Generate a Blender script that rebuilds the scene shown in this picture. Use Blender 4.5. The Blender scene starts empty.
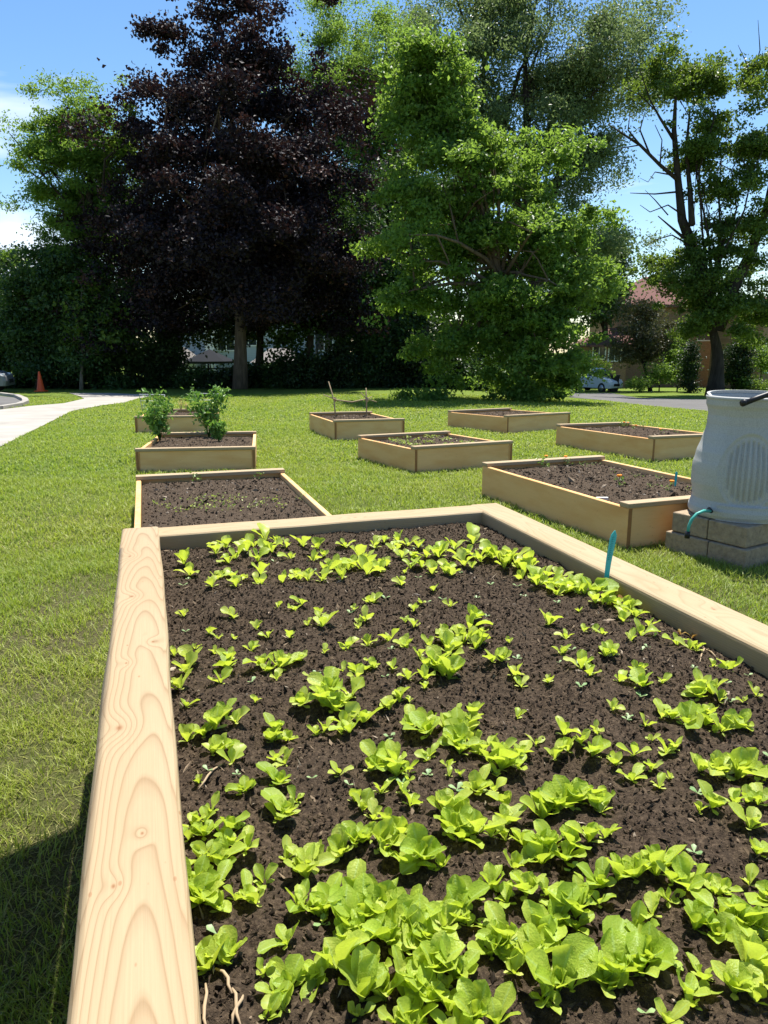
import bpy, bmesh, math, random
import numpy as np
from mathutils import Vector, Matrix
random.seed(7); R = np.random.default_rng(7)
col = bpy.context.scene.collection
sc = bpy.context.scene
PI = math.pi

# ------------------------------------------------------------------ camera
F = 740.0; PITCH = math.radians(12.8); H = 1.4
cp, sp = math.cos(PITCH), math.sin(PITCH)
cam = bpy.data.cameras.new('camera'); cam_o = bpy.data.objects.new('camera', cam); col.objects.link(cam_o)
cam_o.location = (0, 0, H); cam_o.rotation_euler = (PI/2 - PITCH, 0, 0)
cam.sensor_fit = 'VERTICAL'; cam.sensor_height = 24; cam.lens = F/1024*24
cam.clip_start = .05; cam.clip_end = 2000
sc.camera = cam_o

def gz(x, y):      # the lawn falls away gently beyond the near beds
    k = .0125 + .0065*np.clip((x-3)/8, 0, 1)
    return -k*((y-7)+np.sqrt((y-7)**2+4)) + .0028
def ray(u, v):
    x = (u-384)/F; y = (v-512)/F
    return Vector((x, cp - y*sp, -(sp + y*cp)))
def P(u, v, z):    # point of the pixel ray at height z
    r = ray(u, v); k = (z-H)/r.z
    return Vector((r.x*k, r.y*k, z))
def W(u, v, Y):    # point of the pixel ray at distance Y ahead
    r = ray(u, v); k = Y/r.y
    return Vector((r.x*k, Y, H + r.z*k))
def G(u, v, dz=0.):  # point of the pixel ray on the ground
    r = ray(u, v); k = 1.
    lo, hi = .5, 400.
    for _ in range(60):
        k = (lo+hi)/2
        if H + r.z*k > gz(r.x*k, r.y*k)+dz: lo = k
        else: hi = k
    return Vector((r.x*k, r.y*k, H + r.z*k))

# ------------------------------------------------------------------ helpers
def tag(o, label, cat, group=None, kind=None):
    if label: o['label'] = label
    if cat: o['category'] = cat
    if group: o['group'] = group
    if kind: o['kind'] = kind
    return o
def empty(name, loc, label, cat, group=None, rz=0.):
    o = bpy.data.objects.new(name, None); col.objects.link(o); o.location = loc; o.rotation_euler = (0, 0, rz)
    o.empty_display_size = .2
    return tag(o, label, cat, group)
def link(name, me, mat=None, parent=None):
    o = bpy.data.objects.new(name, me); col.objects.link(o)
    if mat and not len(me.materials):
        for m in (mat if isinstance(mat, (list, tuple)) else [mat]): me.materials.append(m)
    if parent: o.parent = parent
    return o
def mesh_np(name, V, Fc, mat, parent=None, smooth=False, attrs=None, uv=None, matidx=None):
    V = np.asarray(V, np.float32).reshape(-1, 3)
    Fl = [np.asarray(f, np.int32) for f in (Fc if isinstance(Fc, list) else [Fc])]
    me = bpy.data.meshes.new(name)
    me.vertices.add(len(V)); me.vertices.foreach_set('co', V.ravel())
    loops = np.concatenate([f.ravel() for f in Fl])
    tot = np.concatenate([np.full(len(f), f.shape[1], np.int32) for f in Fl])
    st = np.concatenate([[0], np.cumsum(tot)[:-1]]).astype(np.int32)
    me.loops.add(len(loops)); me.loops.foreach_set('vertex_index', loops)
    me.polygons.add(len(tot)); me.polygons.foreach_set('loop_start', st); me.polygons.foreach_set('loop_total', tot)
    me.polygons.foreach_set('use_smooth', np.full(len(tot), smooth))
    for k, a in (attrs or {}).items():
        at = me.attributes.new(k, 'FLOAT', 'POINT'); at.data.foreach_set('value', np.asarray(a, np.float32))
    if uv is not None:
        l = me.uv_layers.new(name='UVMap'); l.data.foreach_set('uv', np.asarray(uv, np.float32)[loops].ravel())
    me.update(calc_edges=True)
    return link(name, me, mat, parent)

class MB:   # collects shapes into one mesh
    def __init__(s): s.v = []; s.f = []; s.m = []; s.sm = []
    def add(s, vs, fs, mi=0, smooth=False):
        b = len(s.v); s.v += [tuple(v) for v in vs]
        s.f += [tuple(i+b for i in f) for f in fs]; s.m += [mi]*len(fs); s.sm += [smooth]*len(fs)
        return s
    def box(s, lo, hi, mi=0, M=None, top=None):
        x0, y0, z0 = lo; x1, y1, z1 = hi
        vs = [Vector(p) for p in ((x0,y0,z0),(x1,y0,z0),(x1,y1,z0),(x0,y1,z0),(x0,y0,z1),(x1,y0,z1),(x1,y1,z1),(x0,y1,z1))]
        if M: vs = [M @ v for v in vs]
        return s.add(vs, [(3,2,1,0),(4,5,6,7),(0,1,5,4),(1,2,6,5),(2,3,7,6),(3,0,4,7)], mi)
    def tube(s, pts, rad, n=8, mi=0, cap=True, smooth=True):
        pts = [Vector(p) for p in pts]; k = len(pts)
        if not hasattr(rad, '__len__'): rad = [rad]*k
        vs = []; a = None
        for i, p in enumerate(pts):
            t = (pts[min(i+1, k-1)] - pts[max(i-1, 0)])
            t = t.normalized() if t.length > 1e-9 else Vector((0, 0, 1))
            if a is None: a = t.orthogonal().normalized()
            a = (a - t*a.dot(t)); a = a.normalized() if a.length > 1e-6 else t.orthogonal().normalized()
            b = t.cross(a)
            for j in range(n):
                q = 2*PI*j/n; vs.append(p + (a*math.cos(q) + b*math.sin(q))*rad[i])
        fs = [(i*n+j, i*n+(j+1) % n, (i+1)*n+(j+1) % n, (i+1)*n+j) for i in range(k-1) for j in range(n)]
        if cap: fs += [tuple(range(n-1, -1, -1)), tuple((k-1)*n+j for j in range(n))]
        return s.add(vs, fs, mi, smooth)
    def lathe(s, prof, n=32, mi=0, cen=(0,0,0), smooth=True, cap=False):
        vs = [(cen[0]+r*math.cos(2*PI*j/n), cen[1]+r*math.sin(2*PI*j/n), cen[2]+z) for r, z in prof for j in range(n)]
        k = len(prof)
        fs = [(i*n+j, i*n+(j+1) % n, (i+1)*n+(j+1) % n, (i+1)*n+j) for i in range(k-1) for j in range(n)]
        if cap: fs += [tuple(range(n-1, -1, -1)), tuple((k-1)*n+j for j in range(n))]
        return s.add(vs, fs, mi, smooth)
    def prism(s, poly, lo, hi, axis=1, mi=0):   # 2D polygon extruded along an axis
        def mk(a, b, c):
            return (a, c, b) if axis == 1 else ((c, a, b) if axis == 0 else (a, b, c))
        n = len(poly); vs = [mk(a, b, lo) for a, b in poly] + [mk(a, b, hi) for a, b in poly]
        fs = [tuple(range(n)), tuple(range(2*n-1, n-1, -1))] + [(i, n+i, n+(i+1) % n, (i+1) % n) for i in range(n)]
        return s.add(vs, fs, mi)
    def build(s, name, mat, parent=None, bevel=0., seg=2, loc=None):
        me = bpy.data.meshes.new(name); me.from_pydata(s.v, [], s.f)
        for p, m, q in zip(me.polygons, s.m, s.sm): p.material_index = m; p.use_smooth = q
        bm = bmesh.new(); bm.from_mesh(me); bmesh.ops.recalc_face_normals(bm, faces=bm.faces)
        if bevel:
            es = [e for e in bm.edges if len(e.link_faces) == 2 and e.calc_face_angle(0) > .6]
            bmesh.ops.bevel(bm, geom=es, offset=bevel, segments=seg, affect='EDGES', profile=.5)
            if seg > 1:
                for f in bm.faces: f.smooth = False
        bm.to_mesh(me); bm.free()
        o = link(name, me, mat, parent)
        if loc is not None: o.location = loc
        return o

def vnoise(x, y, seed=0):
    xi = np.floor(x).astype(np.int64); yi = np.floor(y).astype(np.int64)
    xf = x-xi; yf = y-yi; xf = xf*xf*(3-2*xf); yf = yf*yf*(3-2*yf)
    def h(a, b):
        n = (a*374761393 + b*668265263 + seed*974634777) & 0xffffffff
        n = ((n ^ (n >> 13))*1274126177) & 0xffffffff
        return ((n ^ (n >> 16)) & 0xffff)/65535.
    return (h(xi,yi)*(1-xf)+h(xi+1,yi)*xf)*(1-yf) + (h(xi,yi+1)*(1-xf)+h(xi+1,yi+1)*xf)*yf
def fbm(x, y, seed=0, oct=4, gain=.5):
    s = 0; a = 1; t = 0
    for k in range(oct):
        s = s + a*vnoise(x*2**k, y*2**k, seed+k); t += a; a *= gain
    return s/t

# ------------------------------------------------------------------ materials
class NT:
    def __init__(s, name, rough=.7, spec=.3):
        s.m = bpy.data.materials.new(name); s.m.use_nodes = True
        s.t = s.m.node_tree; s.n = s.t.nodes; s.b = s.n['Principled BSDF']
        s.b.inputs['Roughness'].default_value = rough; s.b.inputs['Specular IOR Level'].default_value = spec
        s.out = s.n['Material Output']
    def node(s, typ, **kw):
        n = s.n.new(typ)
        for k, v in kw.items(): setattr(n, k, v)
        return n
    def put(s, sock, v):
        if isinstance(v, bpy.types.NodeSocket): s.t.links.new(v, sock)
        elif v is not None:
            if sock.type == 'RGBA' and len(v) == 3: v = (*v, 1)
            sock.default_value = v
    def math(s, op, a, b=None, c=None, clamp=False):
        n = s.node('ShaderNodeMath', operation=op, use_clamp=clamp)
        for i, v in enumerate((a, b, c)): s.put(n.inputs[i], v)
        return n.outputs[0]
    def obj(s): return s.node('ShaderNodeTexCoord').outputs['Object']
    def pos(s): return s.node('ShaderNodeNewGeometry').outputs['Position']
    def rnd(s): return s.node('ShaderNodeObjectInfo').outputs['Random']
    def map(s, vec, scale=(1,1,1), loc=(0,0,0)):
        n = s.node('ShaderNodeMapping'); s.put(n.inputs['Vector'], vec); n.inputs['Scale'].default_value = scale; s.put(n.inputs['Location'], loc)
        return n.outputs[0]
    def noise(s, vec, scale, detail=4, rough=.55, dist=0., w=None):
        n = s.node('ShaderNodeTexNoise'); s.put(n.inputs['Vector'], vec)
        n.inputs['Scale'].default_value = scale; n.inputs['Detail'].default_value = detail
        n.inputs['Roughness'].default_value = rough; n.inputs['Distortion'].default_value = dist
        return n.outputs['Fac']
    def voro(s, vec, scale, feature='F1', out='Distance'):
        n = s.node('ShaderNodeTexVoronoi', feature=feature); s.put(n.inputs['Vector'], vec); n.inputs['Scale'].default_value = scale
        return n.outputs[out]
    def ramp(s, f, stops, interp='LINEAR'):
        n = s.node('ShaderNodeValToRGB'); s.put(n.inputs[0], f); e = n.color_ramp.elements; n.color_ramp.interpolation = interp
        while len(e) < len(stops): e.new(.5)
        for q, (p, c) in zip(e, stops):
            q.position = p; q.color = (*c, 1) if hasattr(c, '__len__') else (c, c, c, 1)
        return n.outputs[0]
    def mix(s, f, a, b, mode='MIX'):
        n = s.node('ShaderNodeMix', data_type='RGBA', blend_type=mode)
        s.put(n.inputs[0], f); s.put(n.inputs[6], a); s.put(n.inputs[7], b)
        return n.outputs[2]
    def attr(s, name): return s.node('ShaderNodeAttribute', attribute_name=name).outputs['Fac']
    def bump(s, h, strength=.3, dist=.01):
        n = s.node('ShaderNodeBump'); s.put(n.inputs['Height'], h); n.inputs['Strength'].default_value = strength; n.inputs['Distance'].default_value = dist
        s.t.links.new(n.outputs[0], s.b.inputs['Normal']); return n.outputs[0]
    def color(s, c): s.put(s.b.inputs['Base Color'], c); return s
    def translucent(s, colr, fac):
        t = s.node('ShaderNodeBsdfTranslucent'); s.put(t.inputs[0], colr)
        m = s.node('ShaderNodeMixShader'); s.put(m.inputs[0], fac)
        s.t.links.new(s.b.outputs[0], m.inputs[1]); s.t.links.new(t.outputs[0], m.inputs[2])
        s.t.links.new(m.outputs[0], s.out.inputs['Surface']); return s

def plain(name, c, rough=.6, spec=.3, metal=0., var=.12, scale=6., bump=0.):
    t = NT(name, rough, spec); t.b.inputs['Metallic'].default_value = metal
    f = t.noise(t.obj(), scale, 5)
    t.color(t.mix(f, tuple(x*(1-var) for x in c), tuple(min(1, x*(1+var)) for x in c)))
    if bump: t.bump(t.noise(t.obj(), scale*8, 4), bump, .005)
    return t.m

def wood(name, pale, dark, ring=.0075, z0=.02, slope=.02, knots=(), amt=.8, warp=.006, y0=0., stain=.25):
    """sawn softwood: growth rings round an axis that leans through the board, so its faces show arches; board runs along local X"""
    t = NT(name, .62, .25)
    o = t.obj(); sep = t.node('ShaderNodeSeparateXYZ'); t.put(sep.inputs[0], o); x, y, z = sep.outputs
    off = t.math('MULTIPLY', t.rnd(), 40.)
    cmb = t.node('ShaderNodeCombineXYZ'); t.put(cmb.inputs[0], off)
    lo = t.map(o, (1.6, 7, 7), cmb.outputs[0]); 
    n1 = t.math('SUBTRACT', t.noise(lo, 1., 2), .5)
    n2 = t.math('SUBTRACT', t.noise(t.map(o, (9, 22, 22), cmb.outputs[0]), 1., 2), .5)
    zz = t.math('ADD', t.math('MULTIPLY_ADD', x, slope, z0), z)
    zz = t.math('ADD', zz, t.math('MULTIPLY', n1, warp*9))
    yy = t.math('ADD', t.math('ADD', y, -y0), t.math('MULTIPLY', n2, warp*1.1))
    r = t.math('SQRT', t.math('ADD', t.math('MULTIPLY', zz, zz), t.math('MULTIPLY', yy, yy)))
    km = None
    for (kx, ky, kr) in knots:
        dx = t.math('MULTIPLY', t.math('SUBTRACT', x, kx), .62); dy = t.math('SUBTRACT', y, ky)
        d2 = t.math('ADD', t.math('MULTIPLY', dx, dx), t.math('MULTIPLY', dy, dy))
        g = t.math('EXPONENT', t.math('MULTIPLY', d2, -1/(kr*kr*7)))
        r = t.math('ADD', r, t.math('MULTIPLY', g, kr*.9))
        kk = t.math('EXPONENT', t.math('MULTIPLY', d2, -1/(kr*kr*.16)))
        km = kk if km is None else t.math('MAXIMUM', km, kk)
    ph = t.math('FRACT', t.math('DIVIDE', r, ring))
    line = t.ramp(ph, [(0, .30), (.08, 0.), (.55, .04), (.80, .38), (.94, 1.), (1, .30)])
    fine = t.noise(t.map(o, (6, 420, 420), cmb.outputs[0]), 1., 3)
    blot = t.noise(t.map(o, (2.2, 9, 9), cmb.outputs[0]), 1., 3)
    c = t.mix(t.math('MULTIPLY', line, amt), pale, dark)
    c = t.mix(t.math('MULTIPLY', t.ramp(fine, [(.3, 0), (.7, 1)]), .34), c, tuple(q*.72 for q in pale))
    c = t.mix(t.math('MULTIPLY', t.ramp(blot, [(.42, 0), (.72, 1)]), stain), c, tuple(q*w for q, w in zip(pale, (.8, .66, .5))))
    if km is not None: c = t.mix(t.math('MULTIPLY', km, .9, clamp=True), c, (.20, .085, .03))
    spk = t.voro(t.map(o, (14, 30, 30), cmb.outputs[0]), 1.)
    c = t.mix(t.ramp(spk, [(.0, .75), (.055, .5), (.075, 0)]), c, (.24, .12, .055))
    t.color(c)
    t.bump(t.math('ADD', t.math('MULTIPLY', line, .5), fine), .25, .0015)
    return t.m

PALE = (.64, .455, .27); RINGC = (.40, .215, .095)
M = {}
M['rim_a'] = wood('rim_wood_arched', (.365, .278, .168), (.18, .105, .045), .0037, .030, .024, knots=((-.065, .027, .013), (.20, .022, .006), (.30, -.03, .007), (.62, .018, .011), (-.36, -.01, .005), (-.45, .022, .006), (1.0, .03, .010)), amt=.62, warp=.0018, y0=-.012)
M['rim_b'] = wood('rim_wood_straight', (.385, .295, .175), (.23, .145, .068), .005, .05, .006, knots=((.1, -.01, .01), (-.7, .03, .01)), amt=.45)
M['board'] = wood('board_wood', (.78, .47, .20), (.50, .26, .10), .008, .03, .012, knots=((.3, .0, .014), (-.5, .0, .014), (.75, .01, .010)), amt=.85, stain=.8)
M['board_b'] = wood('board_wood_pale', (.82, .52, .24), (.54, .29, .12), .007, .02, .02, knots=((-.2, .0, .014), (.4, .01, .012)), amt=.8, stain=.85)
M['cap'] = wood('cap_wood', (.40, .305, .185), (.24, .155, .075), .009, .04, .01, amt=.4)
M['endg'] = plain('end_grain', (.30, .15, .06), .85, .1, var=.25, scale=40)

# soil
t = NT('garden_soil', .95, .15); p = t.pos()
n1 = t.noise(p, 140, 6, .75); n2 = t.noise(p, 9, 4); n3 = t.noise(p, 520, 3, .6)
c = t.ramp(n1, [(.32, (.013, .009, .006)), (.5, (.060, .042, .027)), (.68, (.16, .115, .075))])
c = t.mix(t.ramp(n2, [(.35, 0), (.7, .45)]), c, (.055, .040, .027))
c = t.mix(t.ramp(n3, [(.62, 0), (.72, .6)]), c, (.21, .145, .10))
t.color(c); t.bump(t.math('ADD', n1, t.math('MULTIPLY', n3, .5)), .9, .008); M['soil'] = t.m
# crumbs and chips in it
t = NT('bark_chips', .9, .15); a = t.attr('rnd')
t.color(t.ramp(a, [(0, (.014, .010, .007)), (.5, (.045, .032, .021)), (.8, (.10, .072, .045)), (.93, (.22, .165, .11)), (1, (.38, .32, .25))])); M['chip'] = t.m

def leafmat(name, stops, tr, fac, rough=.45, spec=.35, attr='rnd', var=None):
    t = NT(name, rough, spec); a = t.attr(attr)
    c = t.ramp(a, stops)
    n = t.noise(t.pos(), .55, 2)
    c = t.mix(t.ramp(n, [(.4, 0), (.62, .55)]), c, var) if var else c
    t.color(c); t.translucent(t.mix(.5, c, tr), fac)
    return t.m
# lettuce
t = NT('lettuce_leaf', .42, .4); uvn = t.node('ShaderNodeTexCoord').outputs['UV']
sep = t.node('ShaderNodeSeparateXYZ'); t.put(sep.inputs[0], uvn); ux, uy = sep.outputs[0], sep.outputs[1]
rib = t.math('ABSOLUTE', t.math('SUBTRACT', ux, .5))
ribm = t.ramp(rib, [(0, .8), (.03, .55), (.075, 0)])
vein = t.ramp(t.math('ABSOLUTE', t.math('SINE', t.math('MULTIPLY', t.math('SUBTRACT', uy, t.math('MULTIPLY', rib, 1.1)), 26))), [(0, .5), (.16, 0)])
a = t.attr('rnd'); nn = t.noise(t.obj(), 14, 3)
c = t.ramp(t.math('ADD', t.math('MULTIPLY', a, .5), t.math('MULTIPLY', t.rnd(), .5)), [(0, (.25, .37, .035)), (.45, (.42, .535, .06)), (.8, (.53, .61, .095)), (1, (.62, .65, .19))])
c = t.mix(t.ramp(nn, [(.4, 0), (.7, .5)]), c, (.20, .34, .03))
yl = t.noise(t.pos(), 7, 2)
c = t.mix(t.ramp(yl, [(.5, 0), (.7, .35)]), c, (.60, .60, .16))
c = t.mix(t.math('MAXIMUM', ribm, vein), c, (.42, .58, .16))
t.color(c); t.translucent(t.mix(.6, c, (.66, .78, .04)), .46)
bn = t.bump(t.math('ADD', t.math('MULTIPLY', t.math('SUBTRACT', 1., vein), .6), t.noise(t.obj(), 22, 2)), .22, .02); M['lettuce'] = t.m
M['seedling'] = leafmat('seedling_leaf', [(0, (.20, .33, .13)), (1, (.34, .46, .20))], (.3, .5, .1), .3)
M['redleaf'] = leafmat('bronze_seedling_leaf', [(0, (.30, .16, .05)), (1, (.36, .27, .07))], (.5, .3, .05), .35)
M['tomato'] = leafmat('tomato_leaf', [(0, (.07, .16, .03)), (.6, (.14, .27, .05)), (1, (.24, .38, .09))], (.25, .45, .04), .35)
M['rowgreen'] = leafmat('row_seedling_leaf', [(0, (.20, .30, .05)), (1, (.46, .52, .12))], (.5, .6, .08), .35)
M['tomato2'] = leafmat('sparse_plant_leaf', [(0, (.09, .16, .03)), (1, (.25, .34, .08))], (.3, .45, .06), .3)
M['marigold'] = plain('marigold_petal', (.85, .25, .01), .6)
M['maple'] = leafmat('purple_maple_leaf', [(0, (.009, .008, .012)), (.55, (.017, .013, .018)), (.85, (.034, .019, .022)), (1, (.10, .050, .042))], (.12, .04, .03), .10, .6, .18)
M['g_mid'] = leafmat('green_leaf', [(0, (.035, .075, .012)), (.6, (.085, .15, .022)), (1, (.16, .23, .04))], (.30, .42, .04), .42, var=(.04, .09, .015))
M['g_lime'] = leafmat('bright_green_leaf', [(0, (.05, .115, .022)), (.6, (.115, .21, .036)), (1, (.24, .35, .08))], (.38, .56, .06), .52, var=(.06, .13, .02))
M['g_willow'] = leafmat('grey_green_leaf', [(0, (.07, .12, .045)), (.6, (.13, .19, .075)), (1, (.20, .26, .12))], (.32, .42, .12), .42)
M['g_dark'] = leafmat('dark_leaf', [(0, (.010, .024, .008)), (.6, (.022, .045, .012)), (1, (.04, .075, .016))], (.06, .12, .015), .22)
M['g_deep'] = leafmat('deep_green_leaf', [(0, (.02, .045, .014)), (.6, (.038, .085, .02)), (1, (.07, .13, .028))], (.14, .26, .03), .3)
M['g_olive'] = leafmat('olive_leaf', [(0, (.05, .06, .025)), (.6, (.095, .10, .04)), (1, (.16, .13, .06))], (.2, .2, .05), .25)
def bark(name, c, sc_=8):
    t = NT(name, .9, .1); o = t.pos()
    n = t.noise(t.map(o, (1, 1, .18)), sc_, 6, .65)
    t.color(t.ramp(n, [(.3, tuple(q*.45 for q in c)), (.62, c), (.8, tuple(min(1, q*1.4) for q in c))])); t.bump(n, .8, .04); return t.m
M['bark'] = bark('grey_bark', (.15, .115, .085)); M['bark_d'] = bark('dark_bark', (.055, .045, .036)); M['bark_p'] = bark('pale_bark', (.24, .21, .16))

# lawn
t = NT('lawn_ground', .95, .1); p = t.pos()
n1 = t.noise(p, .7, 5); n2 = t.noise(p, 18, 6, .75); n3 = t.noise(t.map(p, (1, 1, 1)), 170, 4, .75)
grn = t.ramp(n2, [(.3, (.07, .11, .016)), (.55, (.13, .19, .028)), (.75, (.21, .25, .05))])
dirt = t.ramp(n3, [(.36, (.03, .026, .014)), (.5, (.12, .10, .05)), (.64, (.28, .24, .13))])
sepp = t.node('ShaderNodeSeparateXYZ'); t.put(sepp.inputs[0], p)
near = t.math('MULTIPLY_ADD', sepp.outputs[1], -.14, 1.5, clamp=True)
mk = t.math('ADD', t.ramp(n1, [(.35, 0), (.7, .4)]), t.math('MULTIPLY', near, t.ramp(n2, [(.3, .25), (.7, .8)])), clamp=True)
far = t.mix(t.math('MULTIPLY', n1, .8), grn, (.15, .20, .035))
t.color(t.mix(t.math('MULTIPLY', mk, near, clamp=True), far, dirt)); t.bump(t.math('ADD', n2, n3), .9, .03); M['lawn'] = t.m
t = NT('grass_blades', .5, .3); a = t.attr('rnd'); nn = t.noise(t.pos(), 1.1, 3); n5 = t.noise(t.pos(), .28, 3)
c = t.ramp(a, [(0, (.13, .21, .025)), (.45, (.24, .33, .04)), (.78, (.36, .41, .075)), (.88, (.38, .34, .12)), (1, (.50, .43, .24))])
c = t.mix(t.ramp(nn, [(.38, 0), (.66, .65)]), c, (.37, .37, .08))
c = t.mix(t.ramp(n5, [(.42, 0), (.62, .5)]), c, (.15, .26, .03))
t.color(c); t.translucent(t.mix(.5, c, (.42, .55, .03)), .42); M['grass'] = t.m
t = NT('concrete_path', .85, .2); p = t.pos(); n = t.noise(p, 1.2, 6, .6); n2 = t.noise(p, 60, 3)
t.color(t.mix(t.math('MULTIPLY', n2, .3), t.ramp(n, [(.3, (.27, .25, .22)), (.7, (.39, .365, .32))]), (.22, .20, .175))); M['conc'] = t.m
t = NT('road_asphalt', .9, .2); p = t.pos(); n = t.noise(p, .8, 6, .6); n2 = t.noise(p, 80, 2)
t.color(t.mix(n2, t.ramp(n, [(.3, (.085, .083, .08)), (.7, (.15, .145, .14))]), (.12, .115, .11))); M['asph'] = t.m
t = NT('house_brick', .9, .1); br = t.node('ShaderNodeTexBrick'); t.put(br.inputs['Vector'], t.map(t.obj(), (1, 1, 1)))
mp = t.node('ShaderNodeMapping'); t.put(mp.inputs['Vector'], t.obj()); mp.inputs['Rotation'].default_value = (PI/2, 0, 0); t.t.links.new(mp.outputs[0], br.inputs['Vector'])
br.inputs['Scale'].default_value = 4.; br.inputs['Color1'].default_value = (.32, .19, .11, 1); br.inputs['Color2'].default_value = (.25, .14, .08, 1); br.inputs['Mortar'].default_value = (.34, .28, .22, 1)
t.color(br.outputs[0]); M['brick'] = t.m
def shingle(name, a, b):
    t = NT(name, .9, .1); n = t.noise(t.map(t.obj(), (3, 3, 12)), 1.5, 4); t.color(t.mix(n, a, b)); t.bump(n, .5, .03); return t.m
M['roof_red'] = shingle('red_shingle', (.12, .062, .054), (.195, .105, .09)); M['roof_grey'] = shingle('grey_shingle', (.13, .12, .115), (.22, .205, .195))
t = NT('pale_siding', .7, .2); w = t.node('ShaderNodeTexWave', bands_direction='Z'); t.put(w.inputs[0], t.obj()); w.inputs['Scale'].default_value = 2.2
t.color(t.mix(t.math('MULTIPLY', w.outputs['Fac'], .3), (.45, .52, .58), (.30, .36, .42))); M['siding'] = t.m
M['white'] = plain('white_paint', (.78, .79, .79), .5)
M['glass'] = plain('window_glass', (.03, .04, .045), .08, .8)
M['barrel'] = plain('barrel_plastic', (.47, .48, .475), .5, .35, var=.05, scale=3, bump=.12)
# finely speckled moulded plastic
t = NT('barrel_plastic_speckled', .55, .3); o = t.obj(); n = t.noise(o, 160, 2); n2 = t.noise(t.map(o, (3, 3, 1)), 1.5, 5)
c = t.ramp(n, [(.3, (.33, .33, .31)), (.5, (.41, .41, .385)), (.7, (.46, .455, .43))])
t.color(t.mix(t.ramp(n2, [(.5, 0), (.75, .35)]), c, (.29, .28, .25))); t.bump(n, .25, .002); M['barrel'] = t.m
t = NT('concrete_block', .95, .1); o = t.obj(); n = t.noise(o, 30, 6, .7); n2 = t.noise(o, 3, 3)
t.color(t.mix(t.math('MULTIPLY', n2, .5), t.ramp(n, [(.3, (.20, .155, .11)), (.7, (.43, .34, .23))]), (.34, .25, .16))); t.bump(n, .8, .012); M['block'] = t.m
M['hose'] = plain('hose_rubber', (.07, .36, .30), .4); M['black'] = plain('black_plastic', (.015, .015, .017), .45)
M['teal'] = plain('teal_plastic', (.015, .42, .46), .35, .5, var=.06); M['ink'] = plain('faded_ink', (.01, .16, .2), .6)
M['orange'] = plain('cone_orange', (.75, .10, .025), .5); M['twig'] = plain('dry_wood', (.36, .27, .17), .85, .1, var=.3, scale=20)
M['wire'] = plain('pale_metal', (.55, .56, .55), .4, .5); M['car'] = plain('silver_car_paint', (.66, .70, .75), .3, .5, metal=0., var=.02)
M['carl'] = plain('shaded_car_paint', (.16, .17, .18), .3, .5, var=.02)  # pale paint with the shade of the trees put into its colour
M['tyre'] = plain('tyre_rubber', (.02, .02, .02), .8); M['rim'] = plain('wheel_alloy', (.5, .5, .52), .3, .5, metal=.8)
M['red_l'] = plain('tail_light', (.45, .02, .02), .2); M['lamp'] = plain('head_light', (.75, .78, .8), .1, .6)
M['umb'] = plain('dark_canvas', (.018, .02, .024), .9, .1); M['caster'] = plain('caster_cloth', (.30, .28, .24), .9, .1)
M['tagw'] = plain('white_tag', (.7, .68, .62), .6); M['straw'] = plain('straw', (.5, .36, .16), .8, .1, var=.3, scale=30)

# ------------------------------------------------------------------ sky and sun
SX, SY = .12, .34                      # sun sits this far right / beyond per unit of height
sunv = Vector((SX, SY, 1)).normalized()
sl = bpy.data.lights.new('sun', 'SUN'); so = bpy.data.objects.new('sun', sl); col.objects.link(so)
sl.energy = 4.8; sl.angle = math.radians(.55); sl.color = (1, .955, .88)
so.rotation_euler = sunv.to_track_quat('Z', 'Y').to_euler(); so.location = (0, 0, 30)
wd = bpy.data.worlds.new('World'); sc.world = wd; wd.use_nodes = True; wt = wd.node_tree
bg = wt.nodes['Background']; sky = wt.nodes.new('ShaderNodeTexSky'); sky.sky_type = 'NISHITA'; sky.sun_disc = False
sky.sun_elevation = math.asin(sunv.z); sky.sun_rotation = math.atan2(SX, SY); sky.air_density = 1.; sky.dust_density = .35; sky.ozone_density = 1.6
tc = wt.nodes.new('ShaderNodeTexCoord'); mp = wt.nodes.new('ShaderNodeMapping'); mp.inputs['Scale'].default_value = (1, 1, 4.2)
wt.links.new(tc.outputs['Generated'], mp.inputs[0]); nz = wt.nodes.new('ShaderNodeTexNoise'); nz.inputs['Scale'].default_value = 2.3; nz.inputs['Detail'].default_value = 7; nz.inputs['Distortion'].default_value = .5
wt.links.new(mp.outputs[0], nz.inputs[0])
def wm(op, a, b, clamp=False):
    n = wt.nodes.new('ShaderNodeMath'); n.operation = op; n.use_clamp = clamp
    for i, v in enumerate((a, b)):
        if isinstance(v, bpy.types.NodeSocket): wt.links.new(v, n.inputs[i])
        else: n.inputs[i].default_value = v
    return n.outputs[0]
dv = wt.nodes.new('ShaderNodeVectorMath'); dv.operation = 'DOT_PRODUCT'; wt.links.new(tc.outputs['Generated'], dv.inputs[0])
dv.inputs[1].default_value = W(-60, 215, 100).normalized() if False else (W(-120, 262, 100)-Vector((0, 0, H))).normalized()
near_c = wm('MULTIPLY', wm('SUBTRACT', dv.outputs['Value'], .968), 30, True)
cl = wm('MULTIPLY', wm('SUBTRACT', wm('ADD', nz.outputs['Fac'], wm('MULTIPLY', near_c, .26)), .60), 6., True)
mx = wt.nodes.new('ShaderNodeMix'); mx.data_type = 'RGBA'; wt.links.new(cl, mx.inputs[0]); hs = wt.nodes.new('ShaderNodeHueSaturation'); hs.inputs['Saturation'].default_value = 1.22; hs.inputs['Value'].default_value = 1.0
wt.links.new(sky.outputs[0], hs.inputs['Color']); wt.links.new(hs.outputs[0], mx.inputs[6]); mx.inputs[7].default_value = (6.6, 7.2, 8.2, 1)
wt.links.new(mx.outputs[2], bg.inputs[0]); bg.inputs[1].default_value = .088
sc.view_settings.view_transform = 'Standard'; sc.view_settings.look = 'None'; sc.view_settings.exposure = 1.08; sc.view_settings.gamma = 1

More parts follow.
